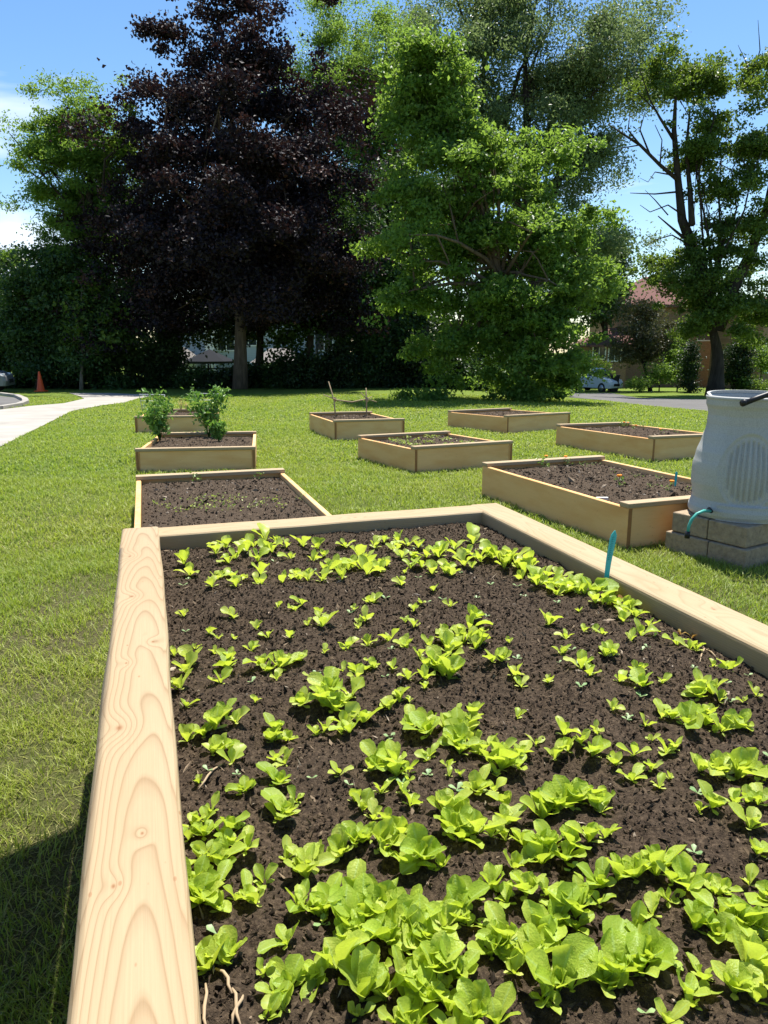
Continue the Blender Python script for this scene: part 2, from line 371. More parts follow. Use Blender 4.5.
# ------------------------------------------------------------------ ground, path, road
def sheet(name, x0, x1, y0, y1, nx, ny, mat):
    xs = x0 + (x1-x0)*(np.linspace(-1, 1, nx)**3*.5+.5); ys = y0 + (y1-y0)*np.linspace(0, 1, ny)**2.5
    X, Y = np.meshgrid(xs, ys); Z = gz(X, Y) + 0*X
    Z = np.maximum(Z, -9); V = np.stack([X, Y, Z], -1).reshape(-1, 3)
    i = np.arange((nx-1)*(ny-1)); a = (i//(nx-1))*nx + i % (nx-1)
    return mesh_np(name, V, np.stack([a, a+1, a+nx+1, a+nx], 1), mat, smooth=True)
tag(sheet('lawn', -500, 500, -30, 900, 81, 121, M['lawn']), 'mown green lawn around the garden beds', 'lawn', kind='structure')
def flat(name, px, mat, lift, kind_label=None, thick=0):
    pts = []
    n = len(px)
    for i in range(n):
        a, b = G(*px[i]), G(*px[(i+1) % n])
        for k in range(4): pts.append(a.lerp(b, k/4))
    bm = bmesh.new(); vs = [bm.verts.new((p.x, p.y, gz(p.x, p.y)+lift)) for p in pts]
    f = bm.faces.new(vs); bm.normal_update()
    if f.normal.z < 0: f.normal_flip()
    if thick:
        r = bmesh.ops.extrude_face_region(bm, geom=[f]); 
        for v in r['geom']:
            if isinstance(v, bmesh.types.BMVert): v.co.z -= 0
        for v in vs: v.co.z -= thick
    bmesh.ops.triangulate(bm, faces=bm.faces)
    me = bpy.data.meshes.new(name); bm.to_mesh(me); bm.free()
    o = link(name, me, mat); tag(o, kind_label, name, kind='structure'); return o, pts
PATH_PX = [(-60, 476), (0, 447.5), (29, 433), (55, 420), (73, 411), (102, 405.6), (124, 402.9), (137, 399), (150, 396.8), (150, 394.3), (135, 394.4), (109, 393.2), (69, 393.2), (80, 396.5), (84, 399), (64, 403.6), (29, 406.4), (0, 410), (-60, 417)]
path_o, path_poly = flat('path', PATH_PX, M['conc'], .012, 'pale concrete path curving in from the left')
lot_o, lot_poly = flat('parking_lot', [(-60, 411), (0, 408.6), (20, 405.2), (24.5, 402), (17, 398), (0, 396), (-60, 394.5)], M['asph'], .006, 'dark asphalt at the far left')
road_o, road_poly = flat('road', [(569, 397.4), (600, 400), (634, 404.5), (704, 411), (800, 421), (860, 424), (860, 403), (704, 399.5), (640, 398), (612, 393.5), (574, 392)], M['asph'], .010, 'grey asphalt road crossing behind the beds at the right')
# kerb round the corner of the parking lot
kp = [G(*q) for q in [(-60, 412.6), (0, 409.6), (20, 406.2), (26, 403.5), (25, 401), (17, 397.2), (0, 395), (-60, 393.5)]]
kb = MB()
for a, b in zip(kp[:-1], kp[1:]):
    d = (b-a).normalized(); nrm = Vector((-d.y, d.x, 0))*.09
    va = [a-nrm, a+nrm, b+nrm, b-nrm]
    kb.add([v+Vector((0, 0, -.05)) for v in va]+[v+Vector((0, 0, .10)) for v in va], [(3,2,1,0),(4,5,6,7),(0,1,5,4),(1,2,6,5),(2,3,7,6),(3,0,4,7)])
tag(kb.build('kerb', M['conc']), 'pale concrete kerb curving round the asphalt', 'kerb', kind='structure')
def inside(poly, X, Y):
    c = np.zeros(X.shape, bool); n = len(poly); j = n-1
    for i in range(n):
        xi, yi, xj, yj = poly[i][0], poly[i][1], poly[j][0], poly[j][1]
        with np.errstate(divide='ignore', invalid='ignore'):
            c ^= ((yi > Y) != (yj > Y)) & (X < (xj-xi)*(Y-yi)/((yj-yi) or 1e-9)+xi)
        j = i
    return c
EXCL = [path_poly, lot_poly, road_poly]

# ------------------------------------------------------------------ soil patches
def soil_np(name, length, width, nx, ny, zt, parent, seed, amp=.016, mat=None, crown=.02):
    xs = np.linspace(0, length, nx); ys = np.linspace(0, width, ny); X, Y = np.meshgrid(xs, ys)
    e = np.minimum.reduce([X, length-X, Y, width-Y]); ed = np.clip(e/.12, 0, 1)
    Z = zt + (fbm(X*5, Y*5, seed, 3)-.5)*.05*ed + (fbm(X*28, Y*28, seed+9, 4, .6)-.5)*amp*2.2 + crown*ed
    V = np.stack([X, Y, Z], -1).reshape(-1, 3)
    i = np.arange((nx-1)*(ny-1)); a = (i//(nx-1))*nx + i % (nx-1)
    o = mesh_np(name, V, np.stack([a, a+1, a+nx+1, a+nx], 1), mat or M['soil'], parent, smooth=True)
    return o, (xs, ys, Z)
def octa(name, pos, size, rnd, mat, parent=None, flatz=1., elong=1.):
    n = len(pos); base = np.array([[1,0,0],[-1,0,0],[0,1,0],[0,-1,0],[0,0,1],[0,0,-1]], float)
    q = R.normal(size=(n, 3, 3)); q, _ = np.linalg.qr(q)
    s = size[:, None]*np.stack([np.ones(n)*elong*R.uniform(.6, 1.5, n), R.uniform(.5, 1, n), np.full(n, flatz)*R.uniform(.6, 1, n)], 1)
    v = base[None]*s[:, None]*R.uniform(.7, 1.3, (n, 6, 1)); v = np.einsum('nij,nkj->nki', q, v) + pos[:, None]
    f = np.array([[0,2,4],[2,1,4],[1,3,4],[3,0,4],[2,0,5],[1,2,5],[3,1,5],[0,3,5]])
    fc = (f[None] + (np.arange(n)*6)[:, None, None]).reshape(-1, 3)
    return mesh_np(name, v.reshape(-1, 3), fc, mat, parent, attrs={'rnd': np.repeat(rnd, 6)})

# ------------------------------------------------------------------ the other raised beds
BEDS = {}
def raised_bed(key, fl, heading, width, length, h, label, front_px=True, seed=1):
    """fl: ground point of the front left corner; heading: angle of the front board (direction to the right)"""
    e1 = Vector((math.cos(heading), math.sin(heading), 0)); e2 = Vector((-e1.y, e1.x, 0))
    mid = fl + e1*width/2 + e2*length/2
    def gp(p): return Vector((p.x, p.y, gz(p.x, p.y)))
    a = gp(mid+e2*length/2)-gp(mid-e2*length/2); b = gp(mid+e1*width/2)-gp(mid-e1*width/2)
    a.normalize(); b = (b - a*b.dot(a)).normalized(); n = b.cross(a)
    Mx = Matrix((b, a, n)).transposed().to_4x4(); Mx.translation = gp(mid)
    root = empty('raised_bed', (0,0,0), label, 'raised bed', 'small raised beds on the lawn'); root.matrix_world = Mx
    T = .04; w2, l2 = width/2, length/2
    def board(name, L, hh, th, mat, loc, rz, bev=.004):
        m = MB(); m.box((-L/2, -th/2, 0), (L/2, th/2, hh))
        for i, fc in enumerate(m.f):
            if i in (3, 5): m.m[i] = 1
        o = m.build(name, [mat, M['endg']], root, bev, 1); o.location = loc; o.rotation_euler = (0, 0, rz); return o
    board('side_board', length, h, T, M['board'], (-w2+T/2, 0, 0), PI/2)
    board('side_board', length, h, T, M['board_b'], (w2-T/2, 0, 0), PI/2)
    board('end_board', width-2*T-.002, h, T, M['board_b'], (0, -l2+T/2+.012, 0), 0)
    board('end_board', width-2*T-.002, h, T, M['board'], (0, l2-T/2-.012, 0), 0)
    CW, CT = .10, .034
    for s in (-1, 1):
        m = MB(); m.box((-w2-.004, -CW/2, 0), (w2+.004, CW/2, CT)); o = m.build('cap_board', M['cap'], root, .005, 2)
        o.location = (0, s*(l2-CW/2+.006), h+.001)
    s_, dat = soil_np('soil', length-2*T-.01, width-2*T-.01, 90, 60, h-.045, root, seed, .012)
    s_.rotation_euler = (0, 0, PI/2); s_.location = (w2-T-.005, -l2+T+.005, 0)
    k_ = 3200 if key in ('b2', 'b5') else 1500; xx = R.uniform(.02, length-.1, k_); yy_ = R.uniform(.02, width-.1, k_)
    zi = dat[2][np.clip(np.searchsorted(dat[1], yy_), 0, 59), np.clip(np.searchsorted(dat[0], xx), 0, 89)]
    cr = octa('soil_crumbs', np.stack([xx, yy_, zi+.003], 1), R.exponential(.003, k_)+.004, R.random(k_)**.7, M['chip'], s_, .6, 1.3); cr['kind'] = 'stuff'
    BEDS[key] = (Mx, width, length, h)
    c = [Mx @ Vector(q) for q in ((-w2, -l2, 0), (w2, -l2, 0), (w2, l2, 0), (-w2, l2, 0))]
    EXCL.append([(q.x, q.y) for q in c])
    return root
def heading(a, b): d = b-a; return math.atan2(d.y, d.x)
# near row of the left column
g3a, g3b = G(136.5, 473.3), G(256, 470.5); h3 = heading(g3a, g3b); w3 = (g3b-g3a).length
bk = P(136, 475, .28); br_ = P(286, 470, .28); lf_ = P(133.8, 522, .28); h2 = heading(lf_, bk)-PI/2; w2_ = (br_-bk).length*.99
e2 = Vector((math.cos(h2), math.sin(h2), 0)); f2 = Vector((-e2.y, e2.x, 0))
L2 = 2.42
raised_bed('b2', Vector((bk.x, bk.y, 0)) - f2*L2, h2, w2_, L2, .26, 'raised bed of tiny seedlings directly behind the near lettuce bed', seed=2)
raised_bed('b3', g3a, h3, w3, 2.0, .245, 'raised bed with two bushy green plants', seed=3)
g4 = G(135.5, 433.5)
raised_bed('b4', g4, h3, w3, 2.1, .27, 'raised bed at the far end of the left row, behind the two bushy plants', seed=4)
g6, g6b = G(414.5, 473.8), G(512, 466); h6 = heading(g6, g6b)
raised_bed('b6', g6, h6, (g6b-g6).length, 1.5, .275, 'raised bed with pale green weedy rows in the middle of the lawn', seed=6)
g7 = G(334.4, 441); h7 = heading(g7, G(404.6, 438.8))
raised_bed('b7', g7, h7, (G(404.6, 438.8)-g7).length, 2.0, .30, 'raised bed with a stick trellis standing in it', seed=7)
g8, g8b = G(506.7, 433.8), G(569.6, 429.8)
raised_bed('b8', g8, heading(g8, g8b), (g8b-g8).length, 1.7, .29, 'bare raised bed furthest back, in front of the bright green tree', seed=8)
g9, g9l = G(651.5, 461.5), G(555.5, 445)
h9 = heading(g9l, g9) + PI/2 - .0
d9 = (g9-g9l).normalized(); L9 = (g9-g9l).length
raised_bed('b9', g9, math.atan2(d9.x, -d9.y) if False else math.atan2(d9.y, d9.x)+PI/2, 1.35, L9, .285, 'raised bed at the back right with a few orange marigolds', seed=9)
g5 = G(625.5, 549.5); t5 = P(482.5, 461.5, .31); d5 = (Vector((g5.x, g5.y, 0))-Vector((t5.x, t5.y, 0))); L5 = d5.length; d5.normalize()
raised_bed('b5', g5, math.atan2(d5.y, d5.x)+PI/2, 1.34, L5, .29, 'raised bed with marigolds and white tags beside the rain barrel', seed=5)

# ------------------------------------------------------------------ the near lettuce bed
ZR = .78; ZS = .735
A = P(122, 528, ZR); B = P(497, 502, ZR); Lf = P(69, 1024, ZR)
dl = (Lf-A).normalized(); hb = math.atan2(dl.y, dl.x)+PI/2 - .0035
e1 = Vector((math.cos(hb), math.sin(hb), 0)); e2n = Vector((-e1.y, e1.x, 0))   # e2n points away from the camera
WB = (B-A).dot(e1); LB = 2.75; RW = .123; RT = .085
print('NEAR', A, B, WB, hb, 'check right outer', P(768, 626, ZR), A+e1*WB, 'inner left', P(160, 540, ZR)-A)
root = empty('raised_bed', (A.x, A.y, 0), 'large near raised bed with a thick pale timber rim full of lettuce', 'raised bed', None, hb)
NB = root
Minv = Matrix.Translation((A.x, A.y, 0)) @ Matrix.Rotation(hb, 4, 'Z')
# local frame: x right along the back rim, y away; bed runs from y=0 to y=-LB
def timber(name, L, mat, loc, rz, w=RW, th=RT, bev=.011, miter=0.):
    m = MB(); nx = 40
    for_ = [(-L/2 + L*i/nx) for i in range(nx+1)]
    vs = []
    for i, x in enumerate(for_):
        wob = .0015*math.sin(x*5+rz)+.001*math.sin(x*13)
        for (yy, zz) in ((-w/2, 0), (w/2, 0), (w/2, th), (-w/2, th)):
            xm = x
            if miter and i == nx: xm = x + miter*(yy/w)
            vs.append((xm, yy+wob, zz+wob*.6))
    fs = [(i*4+j, i*4+(j+1) % 4, (i+1)*4+(j+1) % 4, (i+1)*4+j) for i in range(nx) for j in range(4)] + [(3,2,1,0), tuple(nx*4+j for j in range(4))]
    m.add(vs, fs); o = m.build(name, [mat], root, bev, 3); o.location = loc; o.rotation_euler = (0, 0, rz)
    for p in o.data.polygons: p.use_smooth = False
    return o
z0 = ZR-RT
timber('rim_timber', LB, M['rim_a'], (RW/2, -LB/2-.002, z0), PI/2)
timber('rim_timber', WB-RW-.004, M['rim_b'], (RW+(WB-RW)/2-.0+.0-RW/2+.0, -RW/2-.006, z0-.003), 0)
timber('rim_timber', LB, M['rim_b'], (WB-RW/2, -LB/2, z0-.001), PI/2)
# the stub of the back rim that runs on behind the left rim
for s, (x, y, rz, L) in enumerate(((.05, -LB/2, PI/2, LB-.08), (WB-.05, -LB/2, PI/2, LB-.08), (WB/2, -.05, 0, WB-.15), (WB/2, -LB+.05, 0, WB-.15))):
    for k in range(3):
        m = MB(); m.box((-L/2, -.02, 0), (L/2, .02, .224)); o = m.build('wall_plank', [M['board'] if k % 2 else M['board_b'], M['endg']], root, .004, 1)
        o.location = (x, y, .012+k*.2275); o.rotation_euler = (0, 0, rz)
EXCL.append([tuple((Minv @ Vector(q)).xy) for q in ((0, 0, 0), (WB, 0, 0), (WB, -LB, 0), (0, -LB, 0))])
sx0, sx1 = RW-.03, WB-RW+.03; SL = LB-.1
so_, (sxs, sys_, SZ) = soil_np('soil', sx1-sx0, SL, 420, 760, ZS-.012, root, 21, .009, crown=.012)
so_.location = (sx0, -SL-.06, 0)
def soil_z(lx, ly):
    i = np.clip(np.searchsorted(sys_, ly+SL+.06), 0, len(sys_)-1); j = np.clip(np.searchsorted(sxs, lx-sx0), 0, len(sxs)-1)
    return SZ[i, j]
n = 60000
lx = R.uniform(sx0+.03, sx1-.03, n); ly = -R.uniform(.1, SL, n)
lz = soil_z(lx, ly)+R.uniform(-.002, .004, n)
near_w = R.random(n)**1.0
size = R.exponential(.0013, n)+.0012; size = np.minimum(size, .0055)
oc = octa('soil_crumb', np.stack([lx, ly, lz], 1), size, R.random(n)**.8*.82, M['chip'], root, .7, 1.1); oc['kind'] = 'stuff'; oc.name = 'soil_crumbs'
n = 5200
lx = R.uniform(sx0+.03, sx1-.03, n); ly = -R.uniform(.1, SL, n); lz = soil_z(lx, ly)+.002
oc = octa('bark_chips', np.stack([lx, ly, lz], 1), np.minimum(R.exponential(.0013, n)+.0016, .006), R.uniform(.5, 1, n), M['chip'], root, .3, 2.0); oc['kind'] = 'stuff'

# ---- lettuces: positions noted from the photograph as (x, y, height) in three enlargements
def conv(lst, ox, oy, k): return [(ox+x/k, oy+y/k, h/k) for x, y, h in lst]
L = []
L += conv([(145,155,40),(200,155,35),(260,150,30),(297,200,25),(520,190,35),(585,155,40),(630,195,20),(700,195,30),(660,165,20),
 (140,240,12),(247,240,30),(195,260,20),(235,285,45),(325,265,30),(400,245,55),(180,330,70),(55,300,30),(100,325,70),(262,330,80),(300,332,80),(350,320,60),(165,375,40),(295,375,30),(245,422,25),(70,385,60),(85,425,35),(460,285,40),(500,230,45),(505,280,40),(555,275,40),(600,300,60),(505,325,20),(480,365,60),(565,350,30),(520,360,30),(615,245,30),(650,285,30),(690,300,70),(720,260,60),(750,280,50),(700,350,80),(645,350,50),(600,375,40),(640,375,40),
 (150,480,90),(165,525,80),(85,500,50),(200,470,50),(290,480,70),(320,490,70),(355,430,80),(400,430,90),(425,410,80),(450,430,70),(495,460,80),(465,490,70),(405,480,35),(580,420,70),(600,470,60),(650,490,100),(690,480,90),(720,460,70),(560,440,50),(315,550,60),(190,560,45),(440,585,45),(300,600,80),(530,570,80),(570,570,100),(600,590,60),(650,550,40),(515,580,50),(750,510,70)], 150, 520, 2.327)
L += conv([(120,15,40),(155,60,40),(195,125,60),(180,120,50),(285,90,55),(300,180,90),(320,140,60),(430,80,45),(475,145,50),(540,135,50),(615,170,80),(700,180,100),(520,195,100),(105,170,50),(60,215,80),(85,235,80),(150,220,70),(125,300,110),(105,280,90),(195,270,90),(80,400,130),(65,360,100),(125,420,60),(200,390,100),(170,395,50),(240,350,60),(350,340,90),(330,320,80),(300,290,50),(380,280,60),(440,270,100),(470,260,90),(540,270,100),(510,250,80),(650,310,120),(740,260,100),(590,260,60),(300,520,60),(100,560,100),(160,540,90),(240,590,40),(310,620,90),(270,640,60),(350,600,60),(250,700,60),(290,680,50),(430,580,120),(490,650,130),(440,480,120),(400,440,110),(490,450,160),(540,430,170),(580,500,150),(640,480,150),(700,480,130),(740,440,110),(600,600,160),(680,580,140),(730,600,110),(660,660,110),(560,520,120),(620,720,110),(740,720,80),(380,440,100),(460,620,60),(530,580,80)], 170, 740, 2.56)
L += conv([(60,50,60),(115,30,50),(215,25,40),(320,30,60),(425,40,50),(530,20,40),(590,95,90),(690,90,130),(660,80,100),(740,70,60),(490,125,40),(620,190,90),(680,185,60),(740,180,80),(20,120,80),(100,160,90),(20,250,110),(90,220,80),(190,200,120),(250,170,130),(290,140,100),(320,180,80),(360,160,70),(380,60,60),(420,100,60),(470,80,60),(140,270,90),(200,290,100),(250,310,120),(310,270,110),(350,260,60),(120,330,60),(60,380,80),(100,420,90),(150,400,90),(200,400,70),(20,410,70),(230,460,120),(280,450,120),(340,380,110),(380,370,90),(430,340,60),(480,360,120),(510,340,80),(600,380,100),(650,390,90),(560,410,60),(430,490,90),(470,460,70),(510,430,60),(640,510,130),(690,470,90),(740,490,120),(760,420,130),(190,500,110),(150,550,120),(100,510,100),(60,540,100),(20,680,140),(230,620,140),(265,620,60),(330,600,110),(380,590,120),(410,560,90),(460,560,90),(500,550,70),(710,590,120),(750,640,130),(600,610,80),(560,660,90),(510,720,60),(740,300,90),(720,240,60),(720,370,50)], 468, 740, 2.56)
L += conv([(25,200,30),(255,250,50),(295,285,30),(335,270,30),(380,270,30),(430,240,40),(445,295,30),(470,270,40),(490,245,30),(385,330,60),(330,350,50),(350,370,40),(420,380,40),(455,360,30),(475,400,60),(520,380,30),(585,300,50),(555,285,40),(600,300,40),(640,340,30),(680,345,45),(640,410,70),(610,400,50),(655,420,50),(630,450,60),(740,410,30),(145,340,60),(175,365,50),(190,385,40),(95,290,60),(55,280,70),(20,290,60),(20,370,90),(75,235,60),(45,470,90),(15,490,80),(580,480,100),(545,460,60),(660,490,80),(700,480,70),(530,540,50),(270,540,50),(95,540,110),(140,560,90),(180,540,80),(330,520,60),(290,500,50)], 440, 520, 2.341)
rl = random.Random(5)
for k in range(96):       # the crowded back row
    u = 182 + 300*((k+rl.random()*.9)/96); v = 538 + rl.random()**1.2*40 + (5 if 230 < u < 400 else 0) - (4 if u < 210 else 0)
    if u < 215 and rl.random() < .4: continue
    L.append((u, v, rl.uniform(10, 21)))
for k in range(46):       # the row along the right rim
    q = (k+rl.random())/46; u = 478 + q*158; v = 552 + q*62 + rl.uniform(-9, 9)
    L.append((u, v, rl.uniform(14, 26)))
for k in range(60):
    L.append((180+570*rl.random(), 600+190*rl.random(), rl.uniform(9, 15)))
for (u, v, h) in list(L):      # close companions round the bigger clumps
    if h > 24:
        for _ in range(rl.choice((0, 1, 1)) if h < 36 else 2):
            a = rl.uniform(0, 6.28); d = rl.uniform(.30, .62)*h; L.append((u+math.cos(a)*d, v+math.sin(a)*d*.55, h*rl.uniform(.5, .85)))
L = [(u, v, h*.88 if h > 24 else h) for u, v, h in L]
keep = []
for (u, v, h) in sorted(L, key=lambda q: -q[2]):
    if all((u-a)**2 + ((v-b)*1.4)**2 > (3.2+.085*h)**2 for a, b, _ in keep): keep.append((u, v, h))
keep.sort(key=lambda q: -q[2]); singles, rest = keep[:297], keep[297:]
print('LETTUCE', len(L), len(keep))
def leaf_grid(Lh, Wd, lean, bend, cup, az, ripple, rg, nu=8, nv=6, twist=0.):
    tt = np.linspace(0, 1, nu); ss = np.linspace(-1, 1, nv+1)
    prof = Wd/2*(np.sin(np.clip(tt, 0, 1)**2.15*PI)**.66*.93 + .10*(1-tt)); prof[0] = Wd*.07; prof[-1] = Wd*.10
    ang = lean + bend*tt**1.4; dt = Lh/(nu-1)
    out = np.concatenate([[0], np.cumsum(np.sin((ang[1:]+ang[:-1])/2)*dt)]); up = np.concatenate([[0], np.cumsum(np.cos((ang[1:]+ang[:-1])/2)*dt)])
    ph = rg.uniform(0, 6); tw = twist*tt
    T_, S_ = np.meshgrid(tt, ss, indexing='ij')
    side = S_*prof[:, None]; nrm = cup*(S_**2)*prof[:, None]*1.1 + ripple*Wd*np.sin(T_*11+ph+S_*2)*np.abs(S_)**1.5*(T_ > .2)
    nrm = nrm + .03*Wd*np.sin(T_*7+ph*2)
    side2 = side*np.cos(tw)[:, None]; nrm = nrm + side*np.sin(tw)[:, None]
    ox = out[:, None] - nrm*np.cos(ang)[:, None]; oz = up[:, None] + nrm*np.sin(ang)[:, None]
    ca, sa = math.cos(az), math.sin(az)
    V = np.stack([ox*ca - side2*sa, ox*sa + side2*ca, oz], -1).reshape(-1, 3)
    w = nv+1; i = np.arange((nu-1)*nv); a = (i//nv)*w + i % nv
    Fq = np.stack([a, a+1, a+w+1, a+w], 1)
    UV = np.stack([(S_*.5+.5), T_], -1).reshape(-1, 2)
    return V, Fq, UV
def lettuce_arrays(rg, nl, spread):
    Vs, Fs, Us, Rn = [], [], [], []; b = 0
    az0 = rg.uniform(0, 6.28)
    for k in range(nl):
        inner = k/nl
        lh = 1.1*(1 - .45*inner)*rg.uniform(.6, 1.15); wd = lh*rg.uniform(.46, .68)
        lean = spread*(1-.75*inner)*rg.uniform(.6, 1.2); bend = rg.uniform(-.1, 1.15)*(1-.4*inner)
        V, Fq, UV = leaf_grid(lh, wd, lean, bend, rg.uniform(.15, .5), az0+k*2.4+rg.uniform(-.4, .4), rg.uniform(.03, .10), rg, twist=rg.uniform(-.7, .7))
        V[:, 0] += rg.uniform(-.03, .03); V[:, 2] -= .02
        Vs.append(V); Fs.append(Fq+b); Us.append(UV); Rn.append(np.full(len(V), rg.random())); b += len(V)
    for k in range(2):      # the pale first leaves near the ground
        V, Fq, UV = leaf_grid(.42, .2, 1.1, .35, .1, az0+1+k*PI+rg.uniform(-.5, .5), 0., rg, 5, 4)
        Vs.append(V); Fs.append(Fq+b); Us.append(UV); Rn.append(np.full(len(V), 1.)); b += len(V)
    return np.concatenate(Vs), np.concatenate(Fs), np.concatenate(Us), np.concatenate(Rn)
protos = {}
for cls, (cnt, lo, hi, spv) in {'small': (9, 4, 6, .75), 'mid': (12, 6, 9, .68), 'big': (12, 8, 13, .48)}.items():
    for k in range(cnt):
        V, Fq, UV, Rn = lettuce_arrays(R, int(R.integers(lo, hi)), spv*R.uniform(.85, 1.2))
        o = mesh_np('lettuce', V, Fq, M['lettuce'], None, True, {'rnd': Rn}, UV); me = o.data; bpy.data.objects.remove(o)
        protos.setdefault(cls, []).append(me)
info = []
for (u, v, h) in singles:
    p = P(u, v, ZS+.005); loc = Minv.inverted() @ p
    if not (RW+.0 < loc.x < WB-RW and -LB+.1 < loc.y < -RW-.01): 
        loc.x = min(max(loc.x, RW+.01), WB-RW-.01); loc.y = min(loc.y, -RW-.015)
    dep = math.hypot(p.y, H-p.z); size_ = min(h*dep/740*.82 + .008, h*dep/740*.66+.018)*(.66+.42*rl.random())*(.98 if v < 620 else 1.); size_ = min(size_, .070+.01*rl.random())
    info.append(dict(lx=loc.x, ly=loc.y, s=size_, h=h, u=u, v=v))
def zone(q):
    a = (q['lx']-RW)/(WB-2*RW); b = -q['ly']
    c = 'left' if a < .34 else ('middle' if a < .67 else 'right')
    r = 'back' if b < .62 else ('second' if b < 1.1 else ('third' if b < 1.62 else 'front'))
    return r, c
ROW = {'back': 'the crowded back row', 'second': 'the sparse second band', 'third': 'the third band', 'front': 'the big front clumps'}
SIDE = {'left': 'near the left rim', 'middle': 'between both side rims', 'right': 'near the right rim'}
zs = {}
for q in info: zs.setdefault(zone(q), []).append(q)
for (r, c), qs in zs.items():
    used = set()
    for word, key in (('largest', lambda q: -q['s']), ('leftmost', lambda q: q['u']), ('rightmost', lambda q: -q['u']), ('nearest', lambda q: -q['v']), ('farthest', lambda q: q['v']), ('smallest', lambda q: q['s'])):
        for q in sorted(qs, key=key):
            if id(q) not in used:
                used.add(id(q)); q['label'] = '%s lime green lettuce in %s, %s' % (word, ROW[r], SIDE[c]); break
    for q in qs:
        if 'label' not in q:
            w = 'broad leafy' if q['s'] > .085 else ('middling upright' if q['s'] > .055 else 'short young')
            q['label'] = '%s lettuce among %s, %s' % (w, ROW[r], SIDE[c])
for q in info:
    cls = 'small' if q['s'] < .038 else ('mid' if q['s'] < .066 else 'big')
    me = random.choice(protos[cls]); o = bpy.data.objects.new('lettuce', me); col.objects.link(o)
    z = float(soil_z(np.array(q['lx']), np.array(q['ly'])))
    o.location = Minv @ Vector((q['lx'], q['ly'], z)); o.rotation_euler = (random.uniform(-.3, .3), random.uniform(-.3, .3), random.uniform(0, 6.28))
    s = q['s']; o.scale = (s*random.uniform(.95, 1.15), s*random.uniform(.95, 1.15), s*random.uniform(.8, 1.05))
    tag(o, q['label'], 'lettuce', 'young lettuces growing in the near bed')
if rest:
    Vs, Fs, Us, Rn = [], [], [], []; b = 0
    for (u, v, h) in rest:
        p = P(u, v, ZS+.005); loc = Minv.inverted() @ p
        if loc.y > -RW-.01: continue
        s = h*math.hypot(p.y, H-p.z)/740; V, Fq, UV, rr = lettuce_arrays(R, 4, .8)
        z = float(soil_z(np.array(loc.x), np.array(loc.y)))
        Vs.append(V*s + np.array([loc.x, loc.y, z])); Fs.append(Fq+b); Us.append(UV); Rn.append(rr); b += len(V)
    o = mesh_np('lettuce_seedlings', np.concatenate(Vs), np.concatenate(Fs), M['lettuce'], None, True, {'rnd': np.concatenate(Rn)}, np.concatenate(Us))
    o.matrix_world = Minv; tag(o, 'smallest lettuce seedlings scattered between the bigger lettuces of the near bed', 'seedlings', kind='stuff')
# tiny round-leaved weeds between them
sm = []
for k in range(4):
    Vs, Fs, Rn = [], [], []; b = 0
    az0 = R.uniform(0, 6)
    for j in range(2 + (k % 3)):
        V, Fq, UV = leaf_grid(.9, .55, 1.0, .4, .1, az0+j*PI*(1 if k % 3 == 0 else .62), 0., R, 5, 4)
        Vs.append(V); Fs.append(Fq+b); Rn.append(np.full(len(V), R.random())); b += len(V)
    o = mesh_np('weed_seedling', np.concatenate(Vs), np.concatenate(Fs), M['seedling'], None, True, {'rnd': np.concatenate(Rn)}); sm.append(o.data); bpy.data.objects.remove(o)
for k in range(90):
    lx_ = random.uniform(RW+.02, WB-RW-.03); ly_ = -(.3 + 2.0*random.random()**.8)
    o = bpy.data.objects.new('weed_seedling', sm[k % 4]); col.objects.link(o)
    o.location = Minv @ Vector((lx_, ly_, float(soil_z(np.array(lx_), np.array(ly_)))+.002)); s = random.uniform(.009, .017)
    o.scale = (s, s, s); o.rotation_euler = (0, 0, random.uniform(0, 6.28))
    tag(o, 'tiny pale round-leaved seedling flat on the dark soil between the lettuces', 'seedling', 'tiny weed seedlings in the near bed')
# bronze seedlings near the right rim
for k, (u, v, s, w) in enumerate([(637, 598, .045, 'tall thin one leaning on the right rim'), (680, 632, .03, 'pair standing left of the rim'), (692, 636, .035, 'one tucked under the right rim')]):
    p = Minv.inverted() @ P(u, v, ZS); o = bpy.data.objects.new('bronze_seedling', sm[2].copy()); o.data.materials.clear(); o.data.materials.append(M['redleaf']); col.objects.link(o)
    o.location = Minv @ Vector((min(p.x, WB-RW-.012), p.y, float(soil_z(np.array(p.x), np.array(p.y))))); o.scale = (s*.5, s*.5, s); o.rotation_euler = (.2, 0, k*1.3)
    tag(o, 'bronze leaved seedling, ' + w, 'seedling', 'bronze seedlings by the right rim')
# dry twigs on the soil
for k, (pts, w) in enumerate([([(746-30, 655), (735-30, 643), (700, 662)], 'pale bent twig lying below the right rim'), ([(232, 985), (236, 1000), (241, 1024)], 'upright brown twig beside the left rim at the very front'),
                              ([(243, 993), (237, 1004), (232, 1020)], 'short thick twig by the front left lettuces'), ([(198, 783), (208, 772), (222, 762)], 'thin curved twig near the left rim'),
                              ([(205, 975), (204, 1000), (207, 1024)], 'straight twig close against the left rim'), ([(215, 960), (228, 975), (232, 990)], 'brown twig under the front left lettuce')]):
    q = []
    for i, (u, v) in enumerate(pts):
        p = Minv.inverted() @ P(u, v, ZS+.008); z = float(soil_z(np.array(p.x), np.array(p.y))); q.append(Minv @ Vector((p.x, p.y, z+.004)))
    qq = [q[0], q[0].lerp(q[1], .5)+Vector((.002, 0, .002)), q[1], q[1].lerp(q[2], .5)+Vector((-.002, 0, .001)), q[2]]
    o = MB().tube(qq, [.0012, .0018, .002, .0018, .001], 6).build('twig', M['twig']); tag(o, w, 'twig', 'twigs on the soil')

